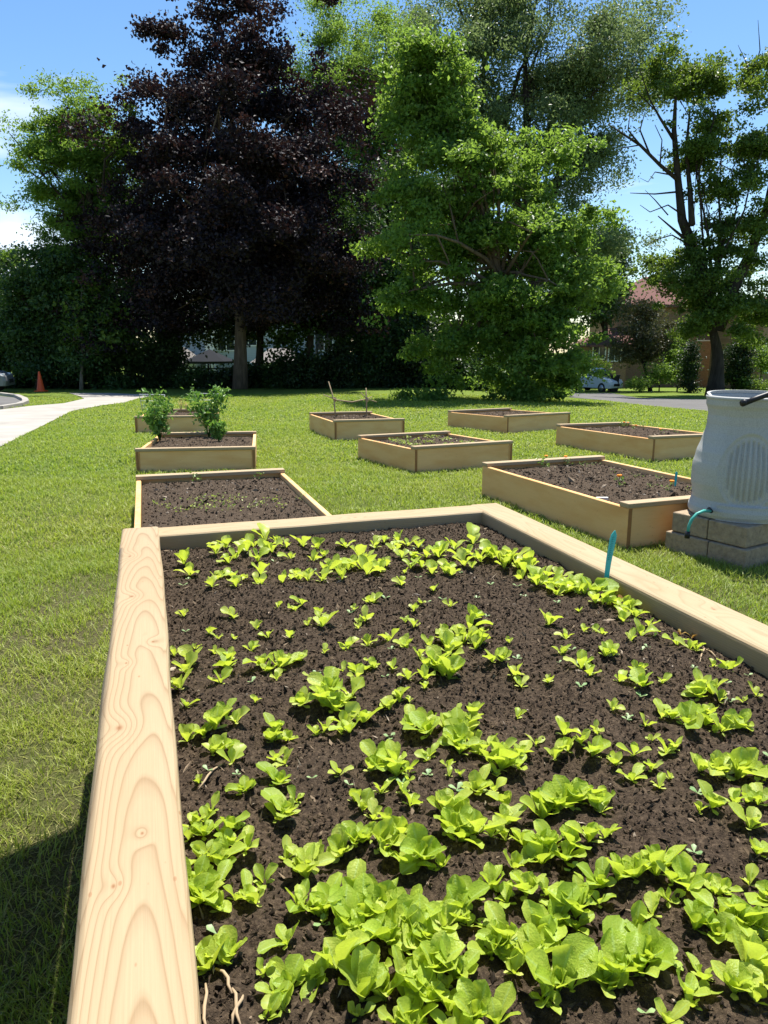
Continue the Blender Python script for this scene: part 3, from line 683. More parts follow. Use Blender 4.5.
# plant label stake by the right rim
def stake(base, h, w, label, lean, rz, marks=True):
    r = empty('plant_marker', base, label, 'plant marker', None, rz)
    m = MB(); n = 14; vs = []
    for i in range(n+1):
        q = i/n; hw = w/2*(.62 + .38*min(1, q*1.2)) if q < .86 else w/2*1.0*math.sqrt(max(.02, 1-((q-.86)/.14)**2))
        x = lean*q*q*h; z = h*q - .03*(q == 0)
        for yy in (-.0012, .0012): vs += [(x-hw, yy, z), (x+hw, yy, z)]
    fs = []
    for i in range(n):
        a = i*4; fs += [(a, a+1, a+5, a+4), (a+2, a+6, a+7, a+3), (a, a+4, a+6, a+2), (a+1, a+3, a+7, a+5)]
    fs += [(0, 2, 3, 1), (n*4, n*4+1, n*4+3, n*4+2)]
    m.add(vs, fs); m.build('blade', M['teal'], r)
    if marks:
        m = MB(); rr = random.Random(3)
        for k in range(11):
            q = .50 + k*.038; x = lean*q*q*h
            m.tube([(x-.004+rr.uniform(-.001, .001), -.0016, h*q), (x+rr.uniform(-.001, .001), -.0016, h*(q+.02)), (x+.004, -.0016, h*(q+rr.uniform(-.005, .015)))], .0006, 4)
        m.build('handwriting', M['ink'], r)
    return r
def pu(q): d_ = q-Vector((0, 0, H)); return 384+F*d_.x/(d_.y*cp-d_.z*sp)
pp = min((Minv @ Vector((WB-RW-.006, -k*.005, ZS)) for k in range(20, 400)), key=lambda q: abs(pu(q)-606)); dpt = math.hypot(pp.y, H-pp.z)
stake(pp-Vector((0, .0, .0)), 57*dpt/740*1.04, .018, 'bright teal plant marker standing against the right rim of the near bed', .09, hb*.3)

# ------------------------------------------------------------------ small plants in the other beds
def onbed(key, u, v, dz=-.03):
    Mx, w, l, h = BEDS[key]; n = Mx.to_3x3() @ Vector((0, 0, 1)); o = Mx.translation + n*(h+dz)
    r = ray(u, v); c = Vector((0, 0, H)); k = (o-c).dot(n)/r.dot(n); q = Mx.inverted() @ (c + r*k); q.x = min(max(q.x, -w/2+.05), w/2-.05); q.y = min(max(q.y, -l/2+.12), l/2-.12); return Mx @ q
def sprig(key, u, v, s, label, mat='tomato2', group=None, flower=0, name='seedling', n=14, spread=.5):
    base = onbed(key, u, v); root = empty(name, base, label, 'plant' if flower else 'seedling', group)
    pos = np.stack([R.normal(0, s*spread*.6, n), R.normal(0, s*spread*.6, n), R.uniform(.15, 1, n)*s], 1)
    leaves('foliage', pos, R.uniform(.25, .5, n)*s, M[mat], root, up=.5)
    if flower:
        m = MB()
        for k in range(flower):
            c = (random.uniform(-.5, .5)*s, random.uniform(-.4, .3)*s, s*random.uniform(.8, 1.15))
            m.lathe([(.001, .0), (.014, .004), (.019, .011), (.014, .017), (.004, .015)], 9, 0, c)
        m.build('flower', M['marigold'], root)
    return root
def leaves(name, pos, L_, mat, parent=None, up=.6, out=None, aspect=.6, fold=.15, rnd=None, parentless_label=None):
    n = len(pos); nr = R.normal(size=(n, 3))*(1-up)*1.1; nr[:, 2] += up*1.1
    if out is not None: nr += out
    nr /= np.linalg.norm(nr, axis=1)[:, None]+1e-9
    t_ = R.normal(size=(n, 3)); t_ -= nr*(t_*nr).sum(1)[:, None]; t_ /= np.linalg.norm(t_, axis=1)[:, None]+1e-9
    s_ = np.cross(nr, t_); l = np.asarray(L_)[:, None]; wd = l*aspect*R.uniform(.8, 1.2, (n, 1))
    dn = nr*l*fold
    V = np.stack([pos-t_*l*.5-dn, pos+s_*wd*.5+t_*l*.08, pos+t_*l*.5-dn, pos-s_*wd*.5+t_*l*.08], 1).reshape(-1, 3)
    Fq = np.arange(4*n).reshape(n, 4)
    r_ = R.random(n) if rnd is None else rnd
    return mesh_np(name, V, Fq, mat, parent, False, {'rnd': np.repeat(r_, 4)})
i = 0
for (u, v) in [(158,506),(166,511),(192,502),(194,510),(202,508),(203,501),(214,502),(230,505),(228,511),(238,501),(259,507),(262,506),(276,502),(279,509),(302,500),(248,510),(182,512),(210,511),(222,500)]:
    sprig('b2', u, v, .05, 'low seedling in the faint rows of the bed behind the lettuce bed', group='seedlings in rows in the second bed', n=14, spread=1.2, mat='rowgreen')
sprig('b2', 195, 473, .10, 'taller leafy weed at the back cap of the seedling bed, left of centre', n=16, spread=.5)
sprig('b2', 258, 474, .07, 'thin yellowish seedling at the back cap of the seedling bed, right of centre', n=10, spread=.6)
for (u, v, f, s, lb) in [(620.5, 487, 2, .085, 'orange marigold nearest the front cap of the bed by the barrel'), (668, 492, 2, .08, 'orange marigold in the front right of the bed by the barrel'),
                      (507, 458, 1, .10, 'small yellow-flowered plant on the back cap of the bed by the barrel'), (541, 459, 1, .07, 'tiny flowering plant at the back of the bed, right of the yellow one')]:
    sprig('b5', u, v, s, lb, 'tomato2', 'marigolds in the bed by the barrel', f, 'marigold')
for (u, v) in [(585, 467), (595, 466), (637, 478), (612, 474), (660, 480), (688, 492), (617, 481), (548, 470), (572, 462), (650, 488)]:
    sprig('b5', u, v, .045, 'low green seedling in the bed beside the rain barrel', group='seedlings in the bed by the barrel', n=12, spread=1.1)
for (u, v, f) in [(627, 427, 1), (634, 430, 1), (608, 425, 0), (598, 424, 1), (662, 434, 1), (618, 421, 0), (646, 428, 0), (675, 433, 0)]:
    sprig('b9', u, v, .07, 'small marigold in back right bed' if f else 'small green plant in the back right bed', 'tomato2', 'marigolds in the back right bed' if f else 'green plants in the back right bed', f, 'marigold' if f else 'seedling')
for k in range(26):
    Mx, w, l, h = BEDS['b6']
    b = Mx @ Vector((random.choice([-.35, -.05, .3])+random.uniform(-.05, .05), random.uniform(-l/2+.15, l/2-.15), h-.03)); s = .045
    rt = empty('seedling', b, 'pale weedy seedling in the rows of the mid-lawn bed', 'seedling', 'pale seedlings in the mid-lawn bed')
    leaves('foliage', np.stack([R.normal(0, .04, 12), R.normal(0, .06, 12), R.uniform(.2, 1, 12)*s], 1), R.uniform(.025, .045, 12), M['rowgreen'], rt)
stake(onbed('b5', 675, 487), .13, .022, 'small teal plant marker in the bed beside the rain barrel', .02, 0, False)
stake(onbed('b2', 290, 478, -.1), .03, .03, 'tiny teal plant marker at the back right corner of the seedling bed', .0, 0, False)
tagp = onbed('b5', 602, 500); o = MB().box((-.045, -.012, 0), (.045, .012, .022)).build('plant_tag', M['tagw'], None, .002, 1); o.location = tagp; tag(o, 'white plastic tag lying near the front left of the barrel-side bed', 'plant tag')
tagp = onbed('b5', 600+36, 497-22); 

# the two bushy plants
def bushy(key, u, v, hpx, wpx, label):
    base = onbed(key, u, v); Y = base.y; k = Y/740; hh, ww = hpx*k, wpx*k
    root = empty('tomato_plant', base, label, 'plant', 'bushy plants in the third bed')
    m = MB(); cl = []
    for j in range(9):
        a = random.uniform(0, 6.28); tip = Vector((math.cos(a)*ww*.42*random.uniform(.3, 1), math.sin(a)*ww*.3, hh*random.uniform(.55, 1)))
        mid_ = tip*.5 + Vector((0, 0, hh*.1)); m.tube([(0, 0, 0), tuple(mid_), tuple(tip)], [.008, .006, .003], 5)
        for q in np.linspace(.3, 1, 6): cl.append((Vector((0, 0, 0)).lerp(mid_, q*2) if q < .5 else mid_.lerp(tip, q*2-1)))
    m.build('stem', M['tomato'], root)
    cl = np.array([tuple(c) for c in cl]); n = 620; idx = R.integers(0, len(cl), n)
    pos = cl[idx] + R.normal(0, 1, (n, 3))*np.array([ww*.10, ww*.10, hh*.07]); pos[:, 2] = np.maximum(pos[:, 2], .01)
    leaves('foliage', pos, R.uniform(.045, .10, n), M['tomato'], root, up=.35, aspect=.5)
bushy('b3', 160, 441, 46, 40, 'bushy green tomato-like plant on the left of its bed, leaning over the front')
bushy('b3', 209, 437, 50, 46, 'bushy bright green plant on the right of the pair')
bushy('b3', 219, 442, 20, 18, 'small leafy plant at the foot of the right bushy plant')
for (u, v, h_, lb) in [(181, 413, .25, 'tuft of dry straw-coloured grass stalks in the far left bed'), (187, 413, .22, 'second smaller tuft of dry stalks in the far left bed')]:
    b = onbed('b4', u, v); m = MB()
    for k in range(8): m.tube([(0, 0, 0), (random.uniform(-.04, .04), 0, h_*.6), (random.uniform(-.09, .09), random.uniform(-.05, .05), h_*random.uniform(.8, 1.1))], [.005, .004, .002], 4)
    o = m.build('grass_tuft', M['straw']); o.location = b; tag(o, lb, 'dry plant')
for k, (u, v) in enumerate([(140, 420), (152, 419), (168, 420), (215, 418), (228, 416)]):
    b = onbed('b4', u, v)
    rt = empty('seedling', b, 'small green plant in the far left bed behind the bushy plants', 'seedling', 'plants in the far left bed')
    leaves('foliage', np.stack([R.normal(0, .06, 40), R.normal(0, .06, 40), R.uniform(.1, 1, 40)*.12], 1), R.uniform(.03, .05, 40), M['tomato2'], rt)
# wire hoops standing behind
for (u0, u1, v0, v1, lb) in [(147, 172, 393.5, 404, 'pale wire plant support at the far left bed, left one'), (198, 222, 393.0, 402, 'pale wire plant support at the far left bed, right one')]:
    a, b = onbed('b4', (u0+u1)/2, 408, 0), None; Y = a.y; k = Y/740
    w_ = (u1-u0)*k; h_ = (410-v0)*k; m = MB()
    m.tube([(-w_*.42, 0, 0), (-w_/2, 0, h_), (w_/2, 0, h_*.97), (w_*.42, 0, 0)], .010, 6); m.tube([(-w_*.47, .0, h_*.62), (w_*.48, 0, h_*.6)], .006, 6)
    o = m.build('plant_support', M['wire']); o.location = a; tag(o, lb, 'plant support')
# stick trellis
b = onbed('b7', 336, 417); Y = b.y; k = Y/740
rt = empty('stick_trellis', b, 'rough trellis of lashed sticks standing in a raised bed', 'trellis')
def sx(u, v, d=0): return (tuple(W(u, v, Y+d)-b))
MB().tube([(sx(335.5, 417)), sx(334, 400, .1), sx(328.5, 381.5, .1)], [.014, .012, .009], 6).build('upright_stick', M['twig'], rt)
MB().tube([(sx(366.5, 418, .2)), sx(366.5, 402, .2), sx(366, 388, .2)], [.014, .013, .010], 6).build('upright_stick', M['twig'], rt)
MB().tube([sx(323, 394.5, .05), sx(337, 400, .1), sx(352, 402, .15), sx(367, 399, .2), sx(377, 402, .2)], [.008, .012, .013, .012, .007], 6).build('cross_stick', M['twig'], rt)
MB().tube([sx(361, 393, .15), sx(367, 399, .2), sx(372, 396.5, .22)], [.009, .012, .008], 6).build('cross_stick', M['twig'], rt)
for (u, v) in ((335, 399.5), (367, 399.5)):
    m = MB(); c = Vector(sx(u, v, .15)); m.lathe([(.02, -.04), (.026, -.02), (.027, .02), (.02, .04)], 8, 0, c); m.build('lashing', M['twig'], rt)

# ------------------------------------------------------------------ rain barrel on its blocks
bc = G(744, 570.5); lc_ = G(676.5, 552.5); ea = (lc_-bc); ea.z = 0; ea.normalize(); eb = Vector((-ea.y, ea.x, 0))
if eb.x < 0: eb = -eb
base_root = empty('block_base', (bc.x, bc.y, 0), 'weathered concrete block plinth, two courses high, under the rain barrel', 'block plinth')
Ml = Matrix((ea, eb, Vector((0, 0, 1)))).transposed().to_4x4()
la, lb_ = .60, .80; ch = .135
for c_, (ins, z) in enumerate(((0, -.01), (.025, ch-.006))):
    cuts_a = [0, .27, la] if c_ == 0 else [0, .30, la]; cuts_b = [0, .42, lb_] if c_ == 0 else [0, .38, lb_]
    for i in range(2):
        for j in range(2):
            m = MB(); m.box((cuts_a[i]+(ins if i == 0 else .003), cuts_b[j]+(ins if j == 0 else .003), z), (cuts_a[i+1]-(ins if i else .003), cuts_b[j+1]-(ins if j else .003), z+ch), 0, Ml)
            m.build('block', M['block'], base_root, .008, 2)
ctr = bc + ea*.30 + eb*.37; bz = ch*2-.004
broot = empty('rain_barrel', (ctr.x, ctr.y, bz), 'pale grey plastic rain barrel with a ribbed panel, on concrete blocks', 'rain barrel'); broot.scale = (.96, .96, .975)
dist = math.hypot(ctr.y, H-.7); px = dist/740*1.0
prof = [(.325, 0), (.335, .006), (.345, .03), (.345, .06), (.333, .09), (.322, .12), (.330, .16), (.340, .22), (.343, .30), (.336, .37), (.320, .44), (.298, .51), (.280, .57), (.270, .63), (.268, .69), (.275, .735), (.285, .76), (.288, .80), (.284, .812), (.274, .812), (.268, .79), (.262, .70), (.27, .6), (.30, .4), (.30, .05), (.0, .04)]
zp = np.array([p[1] for p in prof[:18]]); rp = np.array([p[0] for p in prof[:18]])
nth, nzz = 300, 190
th = np.linspace(0, 2*PI, nth, endpoint=False); zz = np.linspace(0, .80, nzz)
TH, ZZ = np.meshgrid(th, zz); RR = np.interp(ZZ, zp, rp)
view = math.atan2(-ctr.y, -ctr.x) + .10
da = (TH-view+PI) % (2*PI)-PI; ax_ = da*.33
ell = (ax_/.195)**2 + ((ZZ-.335)/.25)**2
ins = 1/(1+np.exp((ell-1)*22)); rim_ = np.exp(-((ell-1)/.12)**2)
groove = np.clip(np.cos(ax_*2*PI/.036)*2.2, -1, 1)*.5+.5
inner = 1/(1+np.exp((ell-.66)*30))
RR = RR - .012*ins + .005*rim_ - .016*inner*(1-groove)
foot = ((np.abs(da) < .55) & (ZZ < .11)); RR = np.where(foot, np.maximum(RR, .336), RR)
RR += .0012*np.sin(ZZ*60)*(np.abs(da) > .6)
V = np.stack([RR*np.cos(TH), RR*np.sin(TH), ZZ], -1).reshape(-1, 3)
i = np.arange((nzz-1)*nth); r0 = i//nth; c0 = i % nth
Fq = np.stack([r0*nth+c0, r0*nth+(c0+1) % nth, (r0+1)*nth+(c0+1) % nth, (r0+1)*nth+c0], 1)
mesh_np('body', V, Fq, M['barrel'], broot, True)
m = MB(); m.lathe([(.288, .798), (.292, .803), (.292, .815), (.286, .821), (.270, .821), (.264, .812), (.255, .70), (.27, .45), (.29, .1), (.0, .08)], 90); m.build('rim', M['barrel'], broot)
m = MB()  # raised rear lip of the mouth, seen over the front edge
vs = []; n = 24
for j in range(n+1):
    a = view + PI - 1.5 + 3.*j/n + .35; hh = .020*math.sin(PI*j/n)**.4
    for (r_, z_) in ((.268, .822), (.288, .822), (.288, .822+hh), (.268, .822+hh)): vs.append((r_*math.cos(a), r_*math.sin(a), z_))
fs = [(i*4+j, i*4+(j+1) % 4, i*4+4+(j+1) % 4, i*4+4+j) for i in range(n) for j in range(4)]
m.add(vs, fs, 0, False); m.build('lip', M['barrel'], broot)
def bl(u, v, Y): return W(u, v, Y)-Vector((ctr.x, ctr.y, bz))
hy = ctr.y-.36
tap = bl(708, 510.5, hy+.12)
m = MB(); m.tube([tap+Vector((.02, .05, 0)), tap-Vector((0, .03, 0))], .013, 10); m.build('spigot', M['black'], broot)
m = MB(); m.tube([tap-Vector((0, .02, 0)), bl(702, 511, hy+.05), bl(695, 514, hy+.03), bl(689.5, 520, hy+.02), bl(686.5, 527, hy+.02), bl(685.5, 533, hy+.02)], .0105, 10); m.build('hose', M['hose'], broot)
m = MB(); m.tube([bl(685.6, 532, hy+.02), bl(684.6, 539, hy+.02)], .017, 10); m.build('hose_end', M['black'], broot)
pr = empty('overflow_pipe', (ctr.x, ctr.y, bz+.8), 'black pipe resting across the top edge of the rain barrel', 'pipe')
def pl(u, v, Y): return W(u, v, Y)-Vector((ctr.x, ctr.y, bz+.8))
yy = ctr.y-.33
MB().tube([pl(744, 403.3, yy), pl(757, 398.2, yy), pl(800, 383, yy+.02), pl(860, 360, yy+.3)], .017, 12).build('pipe_tube', M['black'], pr)
MB().tube([pl(742.3, 403.4, yy-.005), pl(746.5, 401.9, yy+.01)], .021, 12).build('end_collar', M['black'], pr)
EXCL.append([(q.x, q.y) for q in (bc, bc+ea*la, bc+ea*la+eb*lb_, bc+eb*lb_)])

# ------------------------------------------------------------------ grass
def blades(name, n_near, label):
    Ps, Hs, Ws, Ls = [], [], [], []
    def add(r0, r1, dens, hh, ww, lo=-56, hi=50):
        area = math.radians(hi-lo)*(r1*r1-r0*r0)/2; n = int(area*dens)
        r = np.sqrt(R.uniform(r0*r0, r1*r1, n)); a = np.radians(R.uniform(lo, hi, n)); X = r*np.sin(a); Y = r*np.cos(a)
        ok = np.ones(n, bool)
        for poly in EXCL: ok &= ~inside(poly, X, Y)
        d = fbm(X*2.2, Y*2.2, 31, 3); patch = np.clip((d-.30)*6, .5, 1)
        for (u, v, rr) in ((85, 592, .30), (92, 640, .22), (70, 820, .24), (30, 700, .18), (700, 600, .3), (60, 900, .2), (62, 645, .18), (100, 700, .15), (110, 433, .35), (20, 760, .14), (45, 800, .15), (105, 620, .15), (20, 640, .12)):
            g = G(u, v); dd = ((X-g.x)/rr)**2 + ((Y-g.y)/(rr*1.6))**2; patch = patch*np.clip(.30+dd*.7, 0, 1)
        ok &= R.random(n) < patch
        X, Y = X[ok], Y[ok]; k = len(X)
        tall = .6 + .8*fbm(X*6, Y*6, 77, 2)
        Ps.append(np.stack([X, Y, gz(X, Y)-.002], 1)); Hs.append(hh*R.uniform(.5, 1.25, k)*tall); Ws.append(np.full(k, ww)*R.uniform(.7, 1.3, k)); Ls.append(np.full(k, r1))
    add(.9, 3.2, 17000, .040, .0032); add(3.2, 5.5, 11000, .042, .0042); add(5.5, 9, 4200, .045, .0065, -42, 40); add(9, 16, 1300, .045, .012, -36, 36); add(16, 30, 260, .05, .024, -34, 34)
    p = np.concatenate(Ps); h = np.concatenate(Hs); w = np.concatenate(Ws); n = len(p)
    az = R.uniform(0, 2*PI, n); ln = R.uniform(.2, 1.4, n)*h; d = np.stack([np.cos(az), np.sin(az), 0*az], 1)
    face = az + R.uniform(.9, 2.2, n); s = np.stack([np.cos(face), np.sin(face), 0*az], 1)*w[:, None]*.5
    flatb = R.random(n) < .16; ln = np.where(flatb, h*1.6, ln); up = np.zeros((n, 3)); up[:, 2] = np.where(flatb, .008, h)
    m1 = p + up*.55 + d*(ln*.3)[:, None]; tip = p + up*.95 + d*ln[:, None]
    V = np.stack([p-s, p+s, m1-s*.8, m1+s*.8, tip], 1).reshape(-1, 3); b = np.arange(n)*5
    print('BLADES', n)
    rr = np.where(flatb, R.uniform(.8, 1, n), R.random(n)*.9)
    o = mesh_np(name, V, [np.stack([b, b+1, b+3, b+2], 1), np.stack([b+2, b+3, b+4], 1)], M['grass'], None, False, {'rnd': np.repeat(rr, 5)})
    return tag(o, label, 'grass', kind='stuff')
blades('grass', 0, 'short sunlit grass blades of the lawn between the beds')

# ------------------------------------------------------------------ trees
def tree(name, label, cat, base, blobs, leaf_mat, bark_mat, nleaf, lsize, trunk_r=.25, clump=.6, nclump=160, up=.5, trunk_top=None, limbs=26, group=None,
         aspect=.65, sub='crown', bare=None, depth=1., surf=.45, droop=0., stems=None, lean=0., boughs=0, br=1.):
    """base: ground point; blobs: [(centre Vector, rx, ry, rz)]"""
    root = empty(name, base, label, cat, group); B0 = np.array(base)
    vol = np.array([b[1]*b[2]*b[3] for b in blobs])**(.5 if boughs else .75); vol /= vol.sum(); C, O = [], []
    for bi, (c, rx, ry, rz) in enumerate(blobs):
        n = max(3, int(nclump*vol[bi])); d = R.normal(size=(n, 3)); d /= np.linalg.norm(d, axis=1)[:, None]
        r = R.random(n)**surf; wob = R.uniform(.62, 1.2, n)
        C.append(np.array(c)+d*(r*wob)[:, None]*np.array([rx, ry, rz])); O.append(d*r[:, None])
    C = np.concatenate(C); O = np.concatenate(O)
    if boughs:      # foliage gathers on boughs with gaps between them
        cen = np.array(base); mid = C.mean(0); pick = R.choice(len(C), min(boughs, len(C)), replace=False)
        bc_ = C[pick]; bo = O[pick]; bc_ = bc_ + bo*R.uniform(-.1, .55, (len(pick), 1))*br
        w_ = R.uniform(.5, 1.5, len(pick)); w_ /= w_.sum(); ib = R.choice(len(pick), nclump, p=w_); sz = br*R.uniform(.55, 1.2, len(pick))
        o_ = R.normal(size=(nclump, 3))*np.array([.52, .52, .24])*sz[ib][:, None]
        rad = np.hypot(o_[:, 0], o_[:, 1]); o_[:, 2] -= rad*.28
        C = bc_[ib]+o_; O = bo[ib]*.8 + o_/br*.3
    g = gz(C[:, 0], C[:, 1]); C[:, 2] = np.maximum(C[:, 2], g+.15)
    nc = len(C); w = R.uniform(.4, 1.6, nc); w /= w.sum(); idx = R.choice(nc, nleaf, p=w)
    cs = clump*R.uniform(.6, 1.35, nc)
    off = R.normal(size=(nleaf, 3))*np.array([.56, .56, .32])*cs[idx][:, None]
    if droop: off[:, 2] -= np.abs(R.normal(0, droop, nleaf))
    pos = C[idx] + off; pos[:, 2] = np.maximum(pos[:, 2], gz(pos[:, 0], pos[:, 1])+.03)
    tone = np.clip(R.normal(.5, .16, nc)[idx] + R.normal(0, .17, nleaf), 0, 1)
    leaves(sub, pos-B0, lsize*R.uniform(.65, 1.35, nleaf), leaf_mat, root, up, O[idx]*.35, aspect, rnd=tone)
    m = MB(); top = Vector(trunk_top) if trunk_top is not None else Vector(C.mean(0)) + Vector((0, 0, .25*(C[:, 2].max()-C[:, 2].min())))
    bs = Vector(base); rel = lambda v: tuple(Vector(v)-bs)
    K = 9; tr = []
    for i in range(K+1):
        q = i/K; pnt = bs.lerp(top, q); pnt += Vector((math.sin(q*5+lean)*.25, math.cos(q*4)*.15, 0))*q*(1-q)*2*(trunk_r/.25); tr.append(pnt)
    tr[0] = tr[0] - Vector((0, 0, .25))
    m.tube([rel(q) for q in tr], [trunk_r*(1.35 if i == 0 else (1.12 if i == 1 else 1))*(1-.8*i/K) for i in range(K+1)], 12)
    sel = R.choice(nc, min(limbs, nc), replace=False)
    for j in sel:
        e = Vector(C[j]); q = min(.92, max(random.uniform(.24, .5), ((e.z-bs.z)/(top.z-bs.z+1e-6))*.72 - .08 + random.uniform(-.06, .06))); i0 = q*K; ia = int(i0)
        s0 = tr[ia].lerp(tr[min(ia+1, K)], i0-ia); ln = (e-s0).length; r0 = min(trunk_r*(1-.8*q)*.6, .03+ln*.016)
        pts = [s0]; 
        for t_ in (.25, .5, .75, 1.):
            v_ = s0.lerp(e, t_); v_ += Vector((random.uniform(-.06, .06)*ln, random.uniform(-.06, .06)*ln, math.sin(t_*PI)*(.10*ln)*(1 if e.z > s0.z else .6))); pts.append(v_ if t_ < 1 else e)
        m.tube([rel(v_) for v_ in pts], [r0, r0*.8, r0*.6, r0*.4, r0*.2], 6)
        for _ in range(2):
            a = pts[random.choice((2, 3))]; d_ = Vector(C[R.integers(nc)]); d_ = (d_-a); d_ = d_.normalized()*min(d_.length, ln*.5)
            m.tube([rel(a), rel(a+d_*.5+Vector((0, 0, .05*ln))), rel(a+d_)], [r0*.4, r0*.28, r0*.1], 5)
    if bare:
        for pl_ in bare:
            m.tube([rel(q) for q, _ in pl_], [r_ for _, r_ in pl_], 6)
    m.build('trunk', bark_mat, root)
    return root
def bb(Y, lst, dep=.8):
    k = Y/740; out = []
    for q in lst:
        u, v, ru, rv = q[:4]; dy = q[4] if len(q) > 4 else 0; s = math.hypot(1, (u-384)/740)
        out.append((W(u, v, Y+dy), ru*k, max(ru*k*dep, 1.), rv*k*1.03))
    return out
def gp(u, Y): w_ = W(u, 380, Y); return Vector((w_.x, Y, float(gz(w_.x, Y))))

# purple maple
mb_ = G(240, 389); YM = mb_.y; print('maple Y', YM)
tree('maple_tree', 'big dark purple-leaved maple with a pale forked trunk at the left', 'tree', mb_,
     bb(YM, [(226, 0, 50, 45), (200, 60, 56, 48), (258, 50, 56, 50), (200, 115, 78, 50), (285, 105, 58, 50), (165, 170, 90, 70), (235, 170, 110, 90), (310, 170, 62, 75), (140, 235, 68, 60), (225, 240, 100, 60), (320, 245, 55, 60), (180, 290, 70, 40), (330, 290, 42, 45), (120, 285, 45, 50), (262, 285, 45, 28), (180, 230, 70, 60, -3), (250, 200, 80, 70, -3.5), (300, 255, 50, 50, -3), (225, 265, 60, 34, -4)], 1.0),
     M['maple'], M['bark'], 190000, .17, .30, .62, 1500, .35, W(232, 60, YM), 46, lean=1, boughs=300, br=1.35, surf=.55)
# tall willow-like tree far behind, several leaning limbs
Yw = 52
wb = gp(535, Yw)
limb = []
for pts in ([(535, 395), (533, 260), (527, 140), (525, 60), (540, -20)], [(530, 250), (550, 200), (575, 120), (600, 80)], [(530, 230), (500, 160), (482, 105), (484, 60), (462, 15), (450, -20)], [(528, 190), (560, 100), (580, 60), (610, 20)], [(500, 165), (505, 120), (520, 70), (545, 30)], [(532, 250), (560, 180), (590, 150), (620, 130)]):
    limb.append([(W(u, v, Yw), r_) for (u, v), r_ in zip(pts, np.linspace(.42 if pts[0][1] > 300 else .22, .04, len(pts)))])
tree('willow_tree', 'very tall airy grey-green tree rising above the centre', 'tree', wb,
     bb(Yw, [(500, 10, 90, 55), (590, 10, 68, 60), (440, 60, 50, 75), (560, 80, 70, 55), (615, 75, 34, 60), (590, 165, 30, 50), (600, 240, 18, 40), (520, 110, 55, 40), (470, 150, 40, 60), (560, 150, 30, 40)]),
     M['g_willow'], M['bark_d'], 125000, .21, .5, 1.1, 420, .2, W(527, 120, Yw), 16, boughs=105, br=2.2, aspect=.45, bare=limb, droop=.3, surf=.5)
# second willow-like crown between maple and centre
Yx = 46; limb = [[(W(u, v, Yx), r_) for (u, v), r_ in zip([(400, 160), (376, 135), (360, 120), (340, 100), (318, 85)], (.22, .2, .16, .12, .06))], [(W(371, 132, Yx), .12), (W(372, 110, Yx), .1), (W(352, 80, Yx), .05)], [(W(402, 165, Yx), .3), (W(420, 260, Yx), .4), (W(425, 392, Yx), .45)]]
tree('locust_tree', 'yellow-green tree filling the gap between the purple maple and the centre', 'tree', gp(425, Yx),
     bb(Yx, [(330, 35, 45, 50), (365, 60, 42, 50), (345, 110, 55, 45), (385, 110, 45, 55), (370, 170, 50, 45), (345, 215, 50, 50), (385, 230, 45, 60), (395, 60, 28, 40)]),
     M['g_lime'], M['bark_d'], 100000, .16, .4, .9, 240, .25, W(400, 160, Yx), 18, boughs=100, br=1.7, aspect=.4, bare=limb)
# bright green tree in the centre
Yg = G(520, 401).y; print('green Y', Yg)
tree('linden_tree', 'bright green layered tree at the centre with foliage down to the grass', 'tree', G(528, 401),
     bb(Yg, [(430, 50, 20, 26), (426, 75, 26, 26), (440, 95, 34, 34), (425, 115, 30, 30), (455, 125, 34, 28), (435, 140, 44, 45), (480, 160, 65, 38), (540, 160, 38, 30), (470, 215, 85, 50), (540, 215, 62, 45), (450, 280, 70, 50), (525, 280, 72, 48), (565, 300, 40, 35), (500, 330, 78, 40), (560, 340, 36, 25), (470, 350, 60, 40), (540, 372, 38, 30), (500, 380, 60, 20), (595, 268, 22, 30), (585, 225, 22, 35), (425, 215, 35, 50)]),
     M['g_lime'], M['bark'], 120000, .145, .22, .36, 1100, .40, W(455, 105, Yg), 50, boughs=150, br=1.0, aspect=.6)
# dark tree mass between
Yd = 36
for k, (u, bl_, nm, lb, mat_, sz) in enumerate([
    (308, [(305, 320, 60, 40), (345, 300, 50, 50), (360, 250, 50, 50), (300, 260, 60, 40)], 'shade_tree', 'dark slim-trunked tree right of the maple trunk', 'g_deep', 18000),
    (258, [(255, 300, 60, 35), (230, 270, 50, 40), (200, 320, 50, 22)], 'shade_tree', 'shaded tree with a black trunk just right of the maple trunk', 'g_dark', 15000),
    (395, [(390, 310, 50, 60), (400, 240, 50, 60), (365, 340, 45, 45), (420, 350, 45, 45), (395, 180, 35, 45)], 'shade_tree', 'dark green tree in the gap left of the bright green tree', 'g_deep', 30000)]):
    tree(nm, lb, 'tree', gp(u, Yd+2+k), bb(Yd+2+k, bl_), M[mat_], M['bark_d'], sz, .2, .24, .8, 120, .4, W(u, 240, Yd+2+k), 16, 'shaded trees behind the lawn')
